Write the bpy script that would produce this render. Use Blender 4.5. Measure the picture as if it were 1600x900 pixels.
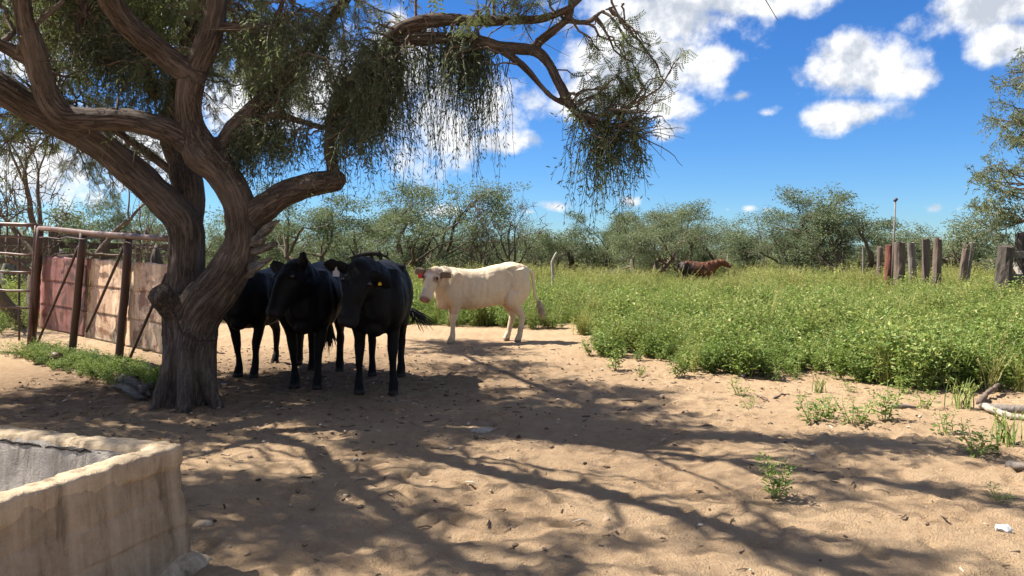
import bpy, bmesh, math, random
import numpy as np
from mathutils import Vector, Matrix

for o in list(bpy.data.objects):
    bpy.data.objects.remove(o)
SC = bpy.context.scene
C = SC.collection
R = math.radians

# ------------------------------------------------------------------ camera
CAM_H, FPX, HOR = 1.45, 1208.0, 394.0
PITCH = math.atan((450 - HOR) / FPX)
cam = bpy.data.cameras.new('camera')
cam.sensor_width = 36.0
cam.lens = 36.0 * FPX / 1600.0
cam.clip_start = 0.05
cam.clip_end = 6000
camo = bpy.data.objects.new('camera', cam)
camo.location = (0, 0, CAM_H)
camo.rotation_euler = (math.pi / 2 - PITCH, 0, 0)
C.objects.link(camo)
SC.camera = camo

# ------------------------------------------------------------------ light
SUN_H = Vector((-0.95, 0.31)).normalized()
SUN_EL = R(53)
SUN = Vector((SUN_H.x * math.cos(SUN_EL), SUN_H.y * math.cos(SUN_EL), math.sin(SUN_EL)))
sl = bpy.data.lights.new('sun', 'SUN')
sl.energy = 5.0
sl.angle = R(0.55)
sl.color = (1.0, 0.945, 0.86)
so = bpy.data.objects.new('sun', sl)
so.rotation_euler = SUN.to_track_quat('Z', 'Y').to_euler()
so.location = (-20, 8, 30)
C.objects.link(so)

SC.view_settings.view_transform = 'Standard'
SC.view_settings.look = 'None'
SC.view_settings.exposure = 1.42
SC.view_settings.gamma = 1.0
SC.view_settings.use_curve_mapping = False
cy = SC.cycles
cy.max_bounces = 5
cy.diffuse_bounces = 2
cy.glossy_bounces = 2
cy.transmission_bounces = 3
cy.transparent_max_bounces = 8
cy.use_denoising = True
cy.use_adaptive_sampling = True
cy.adaptive_threshold = 0.02
cy.caustics_reflective = False
cy.caustics_refractive = False


def rayd(px, py):
    a, b = (px - 800) / FPX, (450 - py) / FPX
    return Vector((a, math.cos(PITCH) + b * math.sin(PITCH), -math.sin(PITCH) + b * math.cos(PITCH)))


def at(px, py, Y):
    d = rayd(px, py)
    t = Y / d.y
    return Vector((d.x * t, Y, CAM_H + d.z * t))


def gp(px, py, z=0.0):
    d = rayd(px, py)
    t = (z - CAM_H) / d.z
    return Vector((d.x * t, d.y * t, z))


# ------------------------------------------------------------------ node helpers
class NT:
    def __init__(self, tree):
        self.t = tree
        self.n = tree.nodes
        self.l = tree.links

    def add(self, typ, inp=None, **kw):
        nd = self.n.new(typ)
        for k, v in kw.items():
            setattr(nd, k, v)
        for k, v in (inp or {}).items():
            s = nd.inputs[k]
            if isinstance(v, bpy.types.NodeSocket):
                self.l.new(v, s)
            else:
                s.default_value = v
        return nd

    def math(self, op, a, b=0.0, clamp=False):
        return self.add('ShaderNodeMath', {0: a, 1: b}, operation=op, use_clamp=clamp).outputs[0]

    def mix(self, f, a, b):
        nd = self.add('ShaderNodeMix', data_type='RGBA')
        for i, v in ((0, f), (6, a), (7, b)):
            if isinstance(v, bpy.types.NodeSocket):
                self.l.new(v, nd.inputs[i])
            else:
                nd.inputs[i].default_value = v if i == 0 else (*v[:3], 1)
        return nd.outputs[2]

    def ramp(self, f, stops):
        nd = self.add('ShaderNodeValToRGB', {0: f})
        cr = nd.color_ramp
        while len(cr.elements) < len(stops):
            cr.elements.new(0.5)
        for e, (p, c) in zip(cr.elements, stops):
            e.position = p
            e.color = (*c, 1) if len(c) == 3 else c
        return nd.outputs[0]

    def rampf(self, f, stops):
        return self.ramp(f, [(p, (v, v, v)) for p, v in stops])

    def noise(self, vec, scale, detail=4, rough=0.55, dist=0.0):
        return self.add('ShaderNodeTexNoise', {'Vector': vec, 'Scale': scale, 'Detail': detail, 'Roughness': rough,
                                               'Distortion': dist}).outputs[0]


# ------------------------------------------------------------------ world: Nishita sky with fair-weather clouds
W = bpy.data.worlds.new('World')
SC.world = W
W.use_nodes = True
w = NT(W.node_tree)
w.n.clear()
sky = w.add('ShaderNodeTexSky', sky_type='NISHITA')
sky.sun_disc = False
sky.sun_elevation = SUN_EL
sky.sun_rotation = math.atan2(SUN_H.x, SUN_H.y)
sky.altitude = 300
sky.air_density = 1.0
sky.dust_density = 0.05
sky.ozone_density = 3.0
tc = w.add('ShaderNodeTexCoord')
sep = w.add('ShaderNodeSeparateXYZ', {0: tc.outputs['Generated']})
U = w.math('ARCTAN2', sep.outputs[0], sep.outputs[1])
V_ = w.math('ARCSINE', sep.outputs[2])
uv = w.add('ShaderNodeCombineXYZ', {0: U, 1: V_, 2: 0.0}).outputs[0]
# wobble the cloud outlines
n1 = w.add('ShaderNodeTexNoise', {'Vector': uv, 'Scale': 9.0, 'Detail': 7.0, 'Roughness': 0.58})
n2 = w.add('ShaderNodeTexNoise', {'Vector': uv, 'Scale': 30.0, 'Detail': 6.0, 'Roughness': 0.6})


def ang(px, py):
    d = rayd(px, py).normalized()
    return math.atan2(d.x, d.y), math.asin(d.z)


# (px, py, half width px, half height px, density)
CLOUDS = [(1355, 108, 88, 46, 1.0), (1335, 72, 45, 32, .9), (1410, 122, 50, 26, .9), (1325, 178, 72, 26, .95), (1275, 105, 26, 28, .65),
          (1160, 149, 26, 11, .6), (1198, 176, 26, 10, .6),
          (1540, 15, 105, 40, .95), (1560, 60, 55, 34, .9), (1500, 60, 28, 20, .5),
          (1150, 5, 170, 28, .95), (1030, 30, 160, 50, 1.0), (1000, 95, 150, 60, 1.0), (1105, 95, 62, 30, 1.0), (950, 150, 130, 45, 1.0),
          (1030, 160, 60, 30, .8), (1040, 205, 32, 20, .7), (780, 222, 62, 22, .9), (760, 170, 60, 50, .8), (680, 190, 110, 80, .9),
          (600, 120, 160, 80, .85), (420, 150, 130, 70, .8), (200, 220, 120, 60, .8), (60, 260, 110, 60, .75), (250, 60, 140, 60, .7),
          (80, 80, 90, 60, .7), (865, 322, 34, 11, .7), (825, 331, 24, 7, .55), (986, 313, 20, 12, .75), (1170, 325, 14, 7, .5),
          (1232, 299, 9, 6, .45), (1200, 328, 9, 5, .45), (1460, 326, 15, 10, .7), (1497, 327, 12, 9, .5), (1137, 327, 9, 6, .4),
          (690, 330, 40, 10, .4), (1310, 318, 40, 5, .3)]
acc = None
low = None
for (px, py, hw, hh, dn) in CLOUDS:
    a, e = ang(px, py)
    aw, eh = hw * 1.45 / FPX, hh * 1.5 / FPX
    mp = w.add('ShaderNodeMapping', {'Vector': uv, 'Location': (-a / aw, -e / eh, 0), 'Scale': (1 / aw, 1 / eh, 1)})
    g = w.add('ShaderNodeTexGradient', {0: mp.outputs[0]}, gradient_type='SPHERICAL').outputs[1]
    g = w.math('MULTIPLY', g, dn)
    acc = g if acc is None else w.math('MAXIMUM', acc, g)
# unseen cloud over the rest of the sky, thickened to whiten the fill light
gen = w.add('ShaderNodeTexNoise', {'Vector': tc.outputs['Generated'], 'Scale': 3.1, 'Detail': 3.0, 'Roughness': 0.5}).outputs[0]
gen = w.math('MULTIPLY', w.math('SUBTRACT', gen, 0.44), 5.0, True)
side = w.math('ADD', w.math('MULTIPLY', w.math('SUBTRACT', w.math('ABSOLUTE', U), 0.66), 8.0, True),
              w.math('MULTIPLY', w.math('SUBTRACT', V_, 0.40), 8.0, True), True)
above = w.math('MULTIPLY', w.math('SUBTRACT', V_, 0.02), 12.0, True)
acc = w.math('MAXIMUM', acc, w.math('MULTIPLY', w.math('MULTIPLY', gen, side), above))
wob = w.math('ADD', w.math('MULTIPLY', w.math('SUBTRACT', n1.outputs[0], 0.5), 1.55), w.math('MULTIPLY', w.math('SUBTRACT', n2.outputs[0], 0.5), 0.85))
den = w.math('ADD', w.math('ADD', acc, wob), -0.05)
den = w.math('MULTIPLY', den, w.math('MULTIPLY', acc, 9.0, True))
alpha = w.add('ShaderNodeMapRange', {0: den, 1: 0.16, 2: 0.62, 3: 0.0, 4: 0.97}, interpolation_type='SMOOTHSTEP').outputs[0]
# lit tops and greyer thick parts, as cumulus have
thick = w.add('ShaderNodeMapRange', {0: den, 1: 0.35, 2: 1.0, 3: 0.0, 4: 1.0}, interpolation_type='SMOOTHSTEP').outputs[0]
off = w.add('ShaderNodeVectorMath', {0: uv, 1: (-0.012, 0.016, 0.0)}, operation='ADD').outputs[0]
n3 = w.add('ShaderNodeTexNoise', {'Vector': off, 'Scale': 9.0, 'Detail': 7.0, 'Roughness': 0.58}).outputs[0]
relief = w.math('ADD', w.math('MULTIPLY', w.math('SUBTRACT', n1.outputs[0], n3), 8.0), 0.66, True)
shade = w.math('SUBTRACT', relief, w.math('MULTIPLY', thick, 0.22), True)
ccol = w.ramp(shade, [(0.0, (4.6, 5.0, 5.6)), (0.45, (6.4, 6.6, 7.0)), (0.8, (8.2, 8.25, 8.3))])
skyc = w.add('ShaderNodeHueSaturation', {'Hue': 0.5, 'Saturation': 1.22, 'Value': 1.0, 'Color': sky.outputs[0]}).outputs[0]
tnt = w.add('ShaderNodeMix', data_type='RGBA', blend_type='MULTIPLY')
tnt.inputs[0].default_value = 1.0
w.l.new(skyc, tnt.inputs[6])
tnt.inputs[7].default_value = (.50, .76, 1.10, 1)
col = w.mix(alpha, tnt.outputs[2], ccol)
bg = w.add('ShaderNodeBackground', {'Color': col, 'Strength': 0.05})
wo = w.add('ShaderNodeOutputWorld', {0: bg.outputs[0]})

# ------------------------------------------------------------------ numpy helpers
rng = np.random.default_rng(7)


def vnoise(p, seed=0):
    p = np.asarray(p, float)
    i = np.floor(p).astype(np.int64)
    f = p - i
    u = f * f * f * (f * (f * 6 - 15) + 10)

    def h(a, b, c):
        n = (a * 374761393 + b * 668265263 + c * 1274126177 + seed * 974711) & 0xffffffff
        n = ((n ^ (n >> 13)) * 1274126177) & 0xffffffff
        n = ((n ^ (n >> 16)) * 2246822519) & 0xffffffff
        return ((n ^ (n >> 15)) & 0xffff) / 65535.0
    x, y, z = i[:, 0], i[:, 1], i[:, 2]
    r = 0
    for dx in (0, 1):
        wx = u[:, 0] if dx else 1 - u[:, 0]
        for dy in (0, 1):
            wy = u[:, 1] if dy else 1 - u[:, 1]
            for dz in (0, 1):
                wz = u[:, 2] if dz else 1 - u[:, 2]
                r = r + wx * wy * wz * h(x + dx, y + dy, z + dz)
    return r * 2 - 1


def fbm(p, octv=4, seed=0, gain=0.5):
    p = np.asarray(p, float)
    a, s, r = 1.0, 1.0, 0
    for k in range(octv):
        r = r + a * vnoise(p * s + 17.3 * k, seed + k)
        a *= gain
        s *= 2.03
    return r


def nrm(v):
    v = np.asarray(v, float)
    return v / np.maximum(np.linalg.norm(v, axis=-1, keepdims=True), 1e-9)


def mesh_np(name, V, F, smooth=True):
    """V (n,3); F a list of int arrays (m,k) of k-gons."""
    V = np.asarray(V, np.float32)
    me = bpy.data.meshes.new(name)
    F = [np.asarray(f, np.int32) for f in F if len(f)]
    nl = sum(f.size for f in F)
    npoly = sum(len(f) for f in F)
    me.vertices.add(len(V))
    me.vertices.foreach_set('co', V.ravel())
    me.loops.add(nl)
    me.loops.foreach_set('vertex_index', np.concatenate([f.ravel() for f in F]))
    me.polygons.add(npoly)
    tot = np.concatenate([np.full(len(f), f.shape[1], np.int32) for f in F])
    st = np.concatenate([[0], np.cumsum(tot)[:-1]]).astype(np.int32)
    me.polygons.foreach_set('loop_start', st)
    me.polygons.foreach_set('loop_total', tot)
    me.polygons.foreach_set('use_smooth', np.full(npoly, smooth))
    me.update(calc_edges=True)
    me.validate()
    return me


class MB:
    """collects pieces of ONE part"""

    def __init__(self):
        self.V, self.Q, self.T, self.A, self.n = [], [], [], [], 0

    def add(self, V, Q=None, T=None, tint=0.5):
        V = np.asarray(V, float)
        if len(V) == 0:
            return
        self.V.append(V)
        if Q is not None and len(Q):
            self.Q.append(np.asarray(Q, int) + self.n)
        if T is not None and len(T):
            self.T.append(np.asarray(T, int) + self.n)
        self.A.append(np.broadcast_to(np.asarray(tint, float), (len(V),)))
        self.n += len(V)

    def mesh(self, name, smooth=True):
        F = []
        if self.Q:
            F.append(np.concatenate(self.Q))
        if self.T:
            F.append(np.concatenate(self.T))
        me = mesh_np(name, np.concatenate(self.V), F, smooth)
        at_ = me.attributes.new('tint', 'FLOAT', 'POINT')
        at_.data.foreach_set('value', np.concatenate(self.A).astype(np.float32))
        return me

    def build(self, name, mat, parent=None, smooth=True):
        return obj(name, self.mesh(name, smooth), mat, parent)


def obj(name, me, mat=None, parent=None):
    o = bpy.data.objects.new(name, me)
    C.objects.link(o)
    if mat is not None and me is not None and not me.materials:
        me.materials.append(mat)
    if parent is not None:
        o.parent = parent
    return o


def empty(name, loc=(0, 0, 0), rz=0.0):
    o = bpy.data.objects.new(name, None)
    o.empty_display_size = 0.2
    o.location = loc
    o.rotation_euler = (0, 0, rz)
    C.objects.link(o)
    return o


def tag(o, label=None, cat=None, group=None, kind=None):
    if label:
        o['label'] = label
    if cat:
        o['category'] = cat
    if group:
        o['group'] = group
    if kind:
        o['kind'] = kind
    return o


def frames(P):
    P = np.asarray(P, float)
    T = nrm(np.gradient(P, axis=0))
    a = np.array([0, 0, 1.0]) if abs(T[0][2]) < 0.9 else np.array([1.0, 0, 0])
    n = nrm(np.cross(T[0], a))
    N = [n]
    for i in range(1, len(P)):
        n = n - T[i] * np.dot(n, T[i])
        n = n / max(np.linalg.norm(n), 1e-9)
        N.append(n)
    N = np.array(N)
    return T, N, np.cross(T, N)


def tube(P, r, sides=8, gnarl=0.0, seed=0, cap=True):
    P = np.asarray(P, float)
    r = np.broadcast_to(np.asarray(r, float), (len(P),))
    T, N, B = frames(P)
    a = np.linspace(0, 2 * np.pi, sides, endpoint=False)
    ca, sa = np.cos(a), np.sin(a)
    rr = r[:, None] * np.ones(sides)
    V = P[:, None, :] + rr[..., None] * (ca[None, :, None] * N[:, None, :] + sa[None, :, None] * B[:, None, :])
    if gnarl:
        k = fbm(V.reshape(-1, 3) / max(float(r.max()) * 1.6, 0.02), 3, seed).reshape(rr.shape)
        V = P[:, None, :] + (V - P[:, None, :]) * (1 + gnarl * k[..., None])
    n = len(P)
    i = np.arange(n - 1)[:, None] * sides
    j = np.arange(sides)[None, :]
    j2 = (j + 1) % sides
    Q = np.stack([i + j, i + j2, i + sides + j2, i + sides + j], -1).reshape(-1, 4)
    V = V.reshape(-1, 3)
    Tt = []
    if cap:
        V = np.concatenate([V, P[:1], P[-1:]])
        c0, c1 = n * sides, n * sides + 1
        jj = np.arange(sides)
        Tt = np.concatenate([np.stack([np.full(sides, c0), (jj + 1) % sides, jj], -1),
                             np.stack([np.full(sides, c1), (n - 1) * sides + jj, (n - 1) * sides + (jj + 1) % sides], -1)])
    return V, Q, Tt


def smooth_path(P, r, step=0.08):
    """Catmull-Rom resample of points and radii"""
    P = np.asarray(P, float)
    r = np.asarray(r, float)
    D = np.concatenate([P, r[:, None]], 1)
    out = []
    n = len(D)
    for i in range(n - 1):
        p0, p1, p2, p3 = D[max(i - 1, 0)], D[i], D[i + 1], D[min(i + 2, n - 1)]
        m = max(1, int(np.linalg.norm(p2[:3] - p1[:3]) / step))
        t = np.linspace(0, 1, m, endpoint=False)[:, None]
        out.append(0.5 * ((2 * p1) + (-p0 + p2) * t + (2 * p0 - 5 * p1 + 4 * p2 - p3) * t ** 2 + (-p0 + 3 * p1 - 3 * p2 + p3) * t ** 3))
    out.append(D[-1:])
    out = np.concatenate(out)
    return out[:, :3], np.maximum(out[:, 3], 0.002)


def leaves(mb, P, D, N, L, Wd, tint):
    """folded diamond leaves, all arrays"""
    P, D = np.asarray(P, float), nrm(D)
    S = nrm(np.cross(D, N))
    N = np.cross(S, D)
    L = np.broadcast_to(L, (len(P),))[:, None]
    Wd = np.broadcast_to(Wd, (len(P),))[:, None]
    m = P + D * L * 0.45
    V = np.stack([P, m + S * Wd / 2 + N * Wd * 0.22, P + D * L - N * L * 0.08, m - S * Wd / 2 + N * Wd * 0.22], 1).reshape(-1, 3)
    b = np.arange(len(P))[:, None] * 4
    T = np.concatenate([b + np.array([0, 1, 2]), b + np.array([0, 2, 3])])
    mb.add(V, None, T, np.repeat(np.broadcast_to(tint, (len(P),)), 4))


def box(mb, c, sx, sy, sz, rot=None, tint=0.5, jitter=0.0):
    s = np.array([[-1, -1, -1], [1, -1, -1], [1, 1, -1], [-1, 1, -1], [-1, -1, 1], [1, -1, 1], [1, 1, 1], [-1, 1, 1]], float) * 0.5
    V = s * np.array([sx, sy, sz])
    if jitter:
        V = V + rng.normal(0, jitter, V.shape)
    if rot is not None:
        V = V @ np.array(rot.to_3x3() if hasattr(rot, 'to_3x3') else rot).T
    mb.add(V + np.array(c), [[0, 3, 2, 1], [4, 5, 6, 7], [0, 1, 5, 4], [1, 2, 6, 5], [2, 3, 7, 6], [3, 0, 4, 7]], None, tint)


def voxel(V, Q, T, size, iters=6, name='body'):
    """union of overlapping closed shapes into one continuous skin"""
    me = mesh_np(name, V, [Q, T])
    o = obj(name, me)
    m = o.modifiers.new('r', 'REMESH')
    m.mode = 'VOXEL'
    m.voxel_size = size
    dg = bpy.context.evaluated_depsgraph_get()
    ev = o.evaluated_get(dg)
    me2 = bpy.data.meshes.new_from_object(ev)
    bpy.data.objects.remove(o)
    bpy.data.meshes.remove(me)
    co = np.empty(len(me2.vertices) * 3, np.float32)
    me2.vertices.foreach_get('co', co)
    co = co.reshape(-1, 3).astype(float)
    e = np.empty(len(me2.edges) * 2, np.int32)
    me2.edges.foreach_get('vertices', e)
    e = e.reshape(-1, 2)
    deg = np.bincount(e.ravel(), minlength=len(co)).astype(float)[:, None]
    for k in range(iters):
        for lam in (0.55, -0.50):
            s = np.zeros_like(co)
            for ax in range(3):
                s[:, ax] = np.bincount(e[:, 0], co[e[:, 1], ax], len(co)) + np.bincount(e[:, 1], co[e[:, 0], ax], len(co))
            co = co + lam * (s / np.maximum(deg, 1) - co)
    me2.vertices.foreach_set('co', co.astype(np.float32).ravel())
    me2.polygons.foreach_set('use_smooth', np.full(len(me2.polygons), True))
    me2.update()
    return me2, co


def set_co(me, co):
    me.vertices.foreach_set('co', np.asarray(co, np.float32).ravel())
    me.update()


def normals(me):
    n = np.empty(len(me.vertices) * 3, np.float32)
    me.vertices.foreach_get('normal', n)
    return n.reshape(-1, 3).astype(float)


# ------------------------------------------------------------------ materials
def mat_base(name):
    m = bpy.data.materials.new(name)
    m.use_nodes = True
    t = NT(m.node_tree)
    t.n.clear()
    out = t.add('ShaderNodeOutputMaterial')
    return m, t, out


def principled(t, out, col, rough=0.8, spec=0.3, bump=None, bstr=0.3, bdist=0.01, **kw):
    inp = {'Base Color': col if isinstance(col, bpy.types.NodeSocket) else (*col, 1), 'Roughness': rough, 'Specular IOR Level': spec}
    inp.update(kw)
    p = t.add('ShaderNodeBsdfPrincipled', inp)
    if bump is not None:
        b = t.add('ShaderNodeBump', {'Strength': bstr, 'Distance': bdist, 'Height': bump})
        t.l.new(b.outputs[0], p.inputs['Normal'])
    t.l.new(p.outputs[0], out.inputs[0])
    return p


def leaf_mat(name, stops, trans=0.35, rough=0.55):
    m, t, out = mat_base(name)
    a = t.add('ShaderNodeAttribute', attribute_name='tint')
    oi = t.add('ShaderNodeObjectInfo')
    f = t.math('ADD', a.outputs['Fac'], t.math('MULTIPLY', t.math('SUBTRACT', oi.outputs['Random'], 0.5), 0.25), True)
    c = t.ramp(f, stops)
    p = t.add('ShaderNodeBsdfPrincipled', {'Base Color': c, 'Roughness': rough, 'Specular IOR Level': 0.25})
    tr = t.add('ShaderNodeBsdfTranslucent', {'Color': t.mix(0.35, c, (0.25, 0.32, 0.04))})
    mx = t.add('ShaderNodeMixShader', {0: trans, 1: p.outputs[0], 2: tr.outputs[0]})
    t.l.new(mx.outputs[0], out.inputs[0])
    return m


M = {}
M['mesquite_leaf'] = leaf_mat('mesquite_leaf', [(0, (.065, .085, .048)), (.5, (.12, .145, .08)), (.85, (.19, .21, .115)), (1, (.26, .24, .13))], .38)
M['strand_leaf'] = leaf_mat('strand_leaf', [(0, (.055, .068, .044)), (.45, (.115, .135, .086)), (.85, (.18, .195, .12)), (1, (.24, .225, .135))], .42)
M['bush_leaf'] = leaf_mat('bush_leaf', [(0, (.075, .098, .055)), (.5, (.14, .172, .098)), (1, (.23, .25, .14))], .3)
M['weed_leaf'] = leaf_mat('weed_leaf', [(0, (.07, .125, .028)), (.45, (.16, .235, .055)), (.8, (.27, .33, .085)), (1, (.42, .40, .15))], .35)
M['field_leaf'] = leaf_mat('field_leaf', [(0, (.13, .16, .04)), (.45, (.28, .31, .08)), (.8, (.40, .40, .12)), (1, (.50, .43, .19))], .35)


def bark_mat(name, dark, mid, light, scale=1.0):
    m, t, out = mat_base(name)
    a = t.add('ShaderNodeAttribute', attribute_name='bark').outputs['Vector']
    v = a
    n1 = t.noise(v, 34 * scale, 7, .68, .15)
    n2 = t.noise(v, 110 * scale, 5, .6, .1)
    vor = t.math('ABSOLUTE', t.math('SUBTRACT', t.noise(v, 30 * scale, 5, .65, .1), .5))
    crack = t.math('MULTIPLY', vor, 14.0, True)
    geo = t.add('ShaderNodeNewGeometry').outputs['Position']
    big = t.noise(geo, 2.3, 4)
    h = t.math('ADD', t.math('MULTIPLY', n1, 0.7), t.math('ADD', t.math('MULTIPLY', crack, 0.45), t.math('MULTIPLY', n2, 0.25)))
    c = t.ramp(n1, [(.28, dark), (.5, mid), (.72, light)])
    c = t.mix(t.math('SUBTRACT', 1.0, t.math('MULTIPLY', crack, 1.4, True)), c, dark)
    c = t.mix(t.math('MULTIPLY', t.rampf(big, [(.45, 0), (.7, 1)]), .45), c, light)
    principled(t, out, c, .88, .15, h, .9, .014)
    return m


M['bark'] = bark_mat('mesquite_bark', (.033, .024, .018), (.095, .071, .055), (.175, .138, .11))
M['dead_wood'] = bark_mat('weathered_dead_wood', (.05, .04, .032), (.15, .125, .10), (.30, .265, .22), 1.3)


def simple_wood(name, dark, light, scale=(30, 30, 3), rough=.9):
    m, t, out = mat_base(name)
    tc = t.add('ShaderNodeTexCoord').outputs['Object']
    mp = t.add('ShaderNodeMapping', {'Vector': tc, 'Scale': scale}).outputs[0]
    n = t.noise(mp, 1.0, 6, .6, .5)
    b = t.noise(tc, 2.5, 3)
    c = t.ramp(n, [(.3, dark), (.7, light)])
    c = t.mix(t.math('MULTIPLY', b, .5), c, [x * 1.5 for x in light])
    principled(t, out, c, rough, .15, n, .8, .02)
    return m


M['twig'] = simple_wood('twig_bark', (.05, .036, .026), (.15, .115, .085), (20, 20, 20))
M['tie'] = simple_wood('old_railway_tie_wood', (.055, .04, .032), (.17, .125, .098), (28, 28, 2.5))
M['grey_wood'] = simple_wood('grey_weathered_wood', (.075, .062, .052), (.20, .17, .145), (35, 35, 3))
M['dark_wood'] = simple_wood('dark_corral_wood', (.035, .027, .022), (.12, .095, .078), (3, 30, 30))
M['burnt'] = simple_wood('charred_wood', (.006, .005, .004), (.10, .082, .068), (14, 14, 5))
M['black_wood'] = simple_wood('black_dead_wood', (.004, .0035, .003), (.03, .025, .02), (9, 9, 9))
M['pale_stick'] = simple_wood('bleached_stick', (.16, .13, .10), (.37, .325, .27), (40, 40, 6))


def paint_metal(name, base, rust, rough=.6):
    m, t, out = mat_base(name)
    p = t.add('ShaderNodeTexCoord').outputs['Object']
    n = t.noise(p, 9, 6, .65)
    n2 = t.noise(p, 60, 4, .6)
    c = t.mix(t.rampf(n, [(.38, 0), (.62, 1)]), base, rust)
    c = t.mix(t.math('MULTIPLY', n2, .5), c, [x * .55 for x in rust])
    principled(t, out, c, rough, .35, n2, .25, .004)
    return m


M['pipe'] = paint_metal('rusty_maroon_pipe', (.07, .036, .028), (.075, .042, .03), .55)
M['rail'] = paint_metal('pinkish_rusty_rail', (.17, .10, .08), (.11, .06, .042), .5)
M['rod'] = paint_metal('dark_rusty_rod', (.05, .03, .024), (.075, .042, .03), .6)
M['rust_red'] = paint_metal('red_rusty_steel', (.20, .06, .035), (.15, .055, .035), .7)
M['grey_pole'] = paint_metal('grey_pole_metal', (.2, .18, .16), (.15, .12, .095), .6)


def sheet_mat(name, a, b, r):
    m, t, out = mat_base(name)
    p = t.add('ShaderNodeTexCoord').outputs['Object']
    mp = t.add('ShaderNodeMapping', {'Vector': p, 'Scale': (1, 1, .35)}).outputs[0]
    n = t.noise(mp, 4.0, 7, .7, .6)
    n2 = t.noise(p, 22, 5, .7)
    st = t.noise(t.add('ShaderNodeMapping', {'Vector': p, 'Scale': (8, 8, 1.6)}).outputs[0], 1.0, 4, .6)
    c = t.mix(t.rampf(n, [(.44, 0), (.52, 1)]), a, b)
    c = t.mix(t.rampf(t.noise(p, 2.6, 6, .7, .5), [(.53, 0), (.60, .9)]), c, r)
    c = t.mix(t.math('MULTIPLY', t.rampf(st, [(.52, 0), (.64, 1)]), .5), c, r)
    c = t.mix(t.math('MULTIPLY', t.rampf(n2, [(.55, 0), (.72, 1)]), .8), c, [x * .5 for x in r])
    principled(t, out, c, .48, .5, n2, .3, .006)
    return m


M['sheet_shade_maroon'] = sheet_mat('shade_toned_maroon_sheet', (.17, .05, .04), (.24, .095, .075), (.07, .028, .02))  # maroon paint, with the darkness of the shaded end put into its colour
M['sheet_sun_tan'] = sheet_mat('sun_toned_rusty_sheet', (.74, .54, .36), (.58, .38, .24), (.20, .075, .04))  # sunlit part of the cladding: sunlight put into the base colour, rust on top


# ground: pale sand, trampled litter soil under the big tree, greener soil in the weed field
def ground_mat():
    m, t, out = mat_base('sandy_corral_ground')
    p = t.add('ShaderNodeNewGeometry').outputs['Position']
    n1 = t.noise(p, 1.3, 5, .6)
    n2 = t.noise(p, 11, 6, .65)
    n3 = t.noise(p, 85, 4, .65)
    n4 = t.noise(p, 320, 2, .5)
    c = t.ramp(t.math('ADD', t.math('MULTIPLY', n1, .55), t.math('MULTIPLY', n2, .45)),
               [(.30, (.36, .232, .13)), (.48, (.50, .342, .20)), (.68, (.57, .41, .25))])
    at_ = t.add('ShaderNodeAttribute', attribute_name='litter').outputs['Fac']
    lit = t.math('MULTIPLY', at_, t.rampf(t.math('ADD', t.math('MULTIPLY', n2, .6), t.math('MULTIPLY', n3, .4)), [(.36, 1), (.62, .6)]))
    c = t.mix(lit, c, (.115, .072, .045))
    gr = t.add('ShaderNodeAttribute', attribute_name='green').outputs['Fac']
    c = t.mix(gr, c, (.17, .145, .065))
    speck = t.rampf(n3, [(.58, 0), (.68, 1)])
    c = t.mix(t.math('MULTIPLY', speck, .65), c, (.11, .072, .045))
    c = t.mix(t.math('MULTIPLY', t.rampf(n4, [(.3, 0), (.75, 1)]), .22), c, (.52, .39, .26))
    h = t.math('ADD', t.math('MULTIPLY', n2, .8), t.math('ADD', t.math('MULTIPLY', n3, .6), t.math('MULTIPLY', n4, .25)))
    principled(t, out, c, .95, .08, h, 1.0, .05)
    return m


M['ground'] = ground_mat()

# ------------------------------------------------------------------ ground sheet
FIELD_PX = [(-420, 512), (40, 520), (200, 520), (330, 505), (440, 506), (560, 510), (640, 508), (760, 513), (860, 512), (942, 512), (950, 528), (955, 545),
            (1000, 562), (1050, 580), (1130, 590), (1180, 592), (1205, 580), (1240, 590), (1300, 600), (1360, 612), (1430, 622), (1500, 628), (1580, 624), (1900, 630)]
EDGE = np.array([gp(*q)[:2] for q in FIELD_PX])
FIELD = np.concatenate([EDGE, [[160, 30], [160, 140], [-160, 140], [-160, 30]]])


def inside(P, poly):
    x, y = P[:, 0], P[:, 1]
    r = np.zeros(len(P), bool)
    n = len(poly)
    for i in range(n):
        x1, y1 = poly[i]
        x2, y2 = poly[(i + 1) % n]
        if y1 == y2:
            continue
        c = ((y1 > y) != (y2 > y)) & (x < (x2 - x1) * (y - y1) / (y2 - y1) + x1)
        r ^= c
    return r


def sdist(P):
    """distance into the field (negative outside)"""
    d = np.full(len(P), 1e9)
    for i in range(len(EDGE) - 1):
        a, b = EDGE[i], EDGE[i + 1]
        ab = b - a
        t = np.clip(((P - a) @ ab) / (ab @ ab), 0, 1)
        d = np.minimum(d, np.linalg.norm(P - (a + t[:, None] * ab), axis=1))
    return np.where(inside(P, FIELD), d, -d)


def gz(x, y):
    x = np.atleast_1d(np.asarray(x, float))
    y = np.atleast_1d(np.asarray(y, float))
    P = np.stack([x, y, np.zeros_like(x)], -1)
    z = 0.014 * fbm(P * 0.45, 2, 3)
    far = np.clip((y - 18) / 20, 0, 1)
    z = z * (1 - far) - 0.16 * far * far * (3 - 2 * far)
    return z


def gzs(x, y):
    return float(gz(x, y)[0])


def seq(lo, a, b, hi, fine, g=1.14):
    out = list(np.arange(a, b, fine))
    s, p = fine, out[-1]
    while p < hi:
        s *= g
        p += s
        out.append(p)
    s, p = fine, a
    left = []
    while p > lo:
        s *= g
        p -= s
        left.append(p)
    return np.array(left[::-1] + out)


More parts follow.
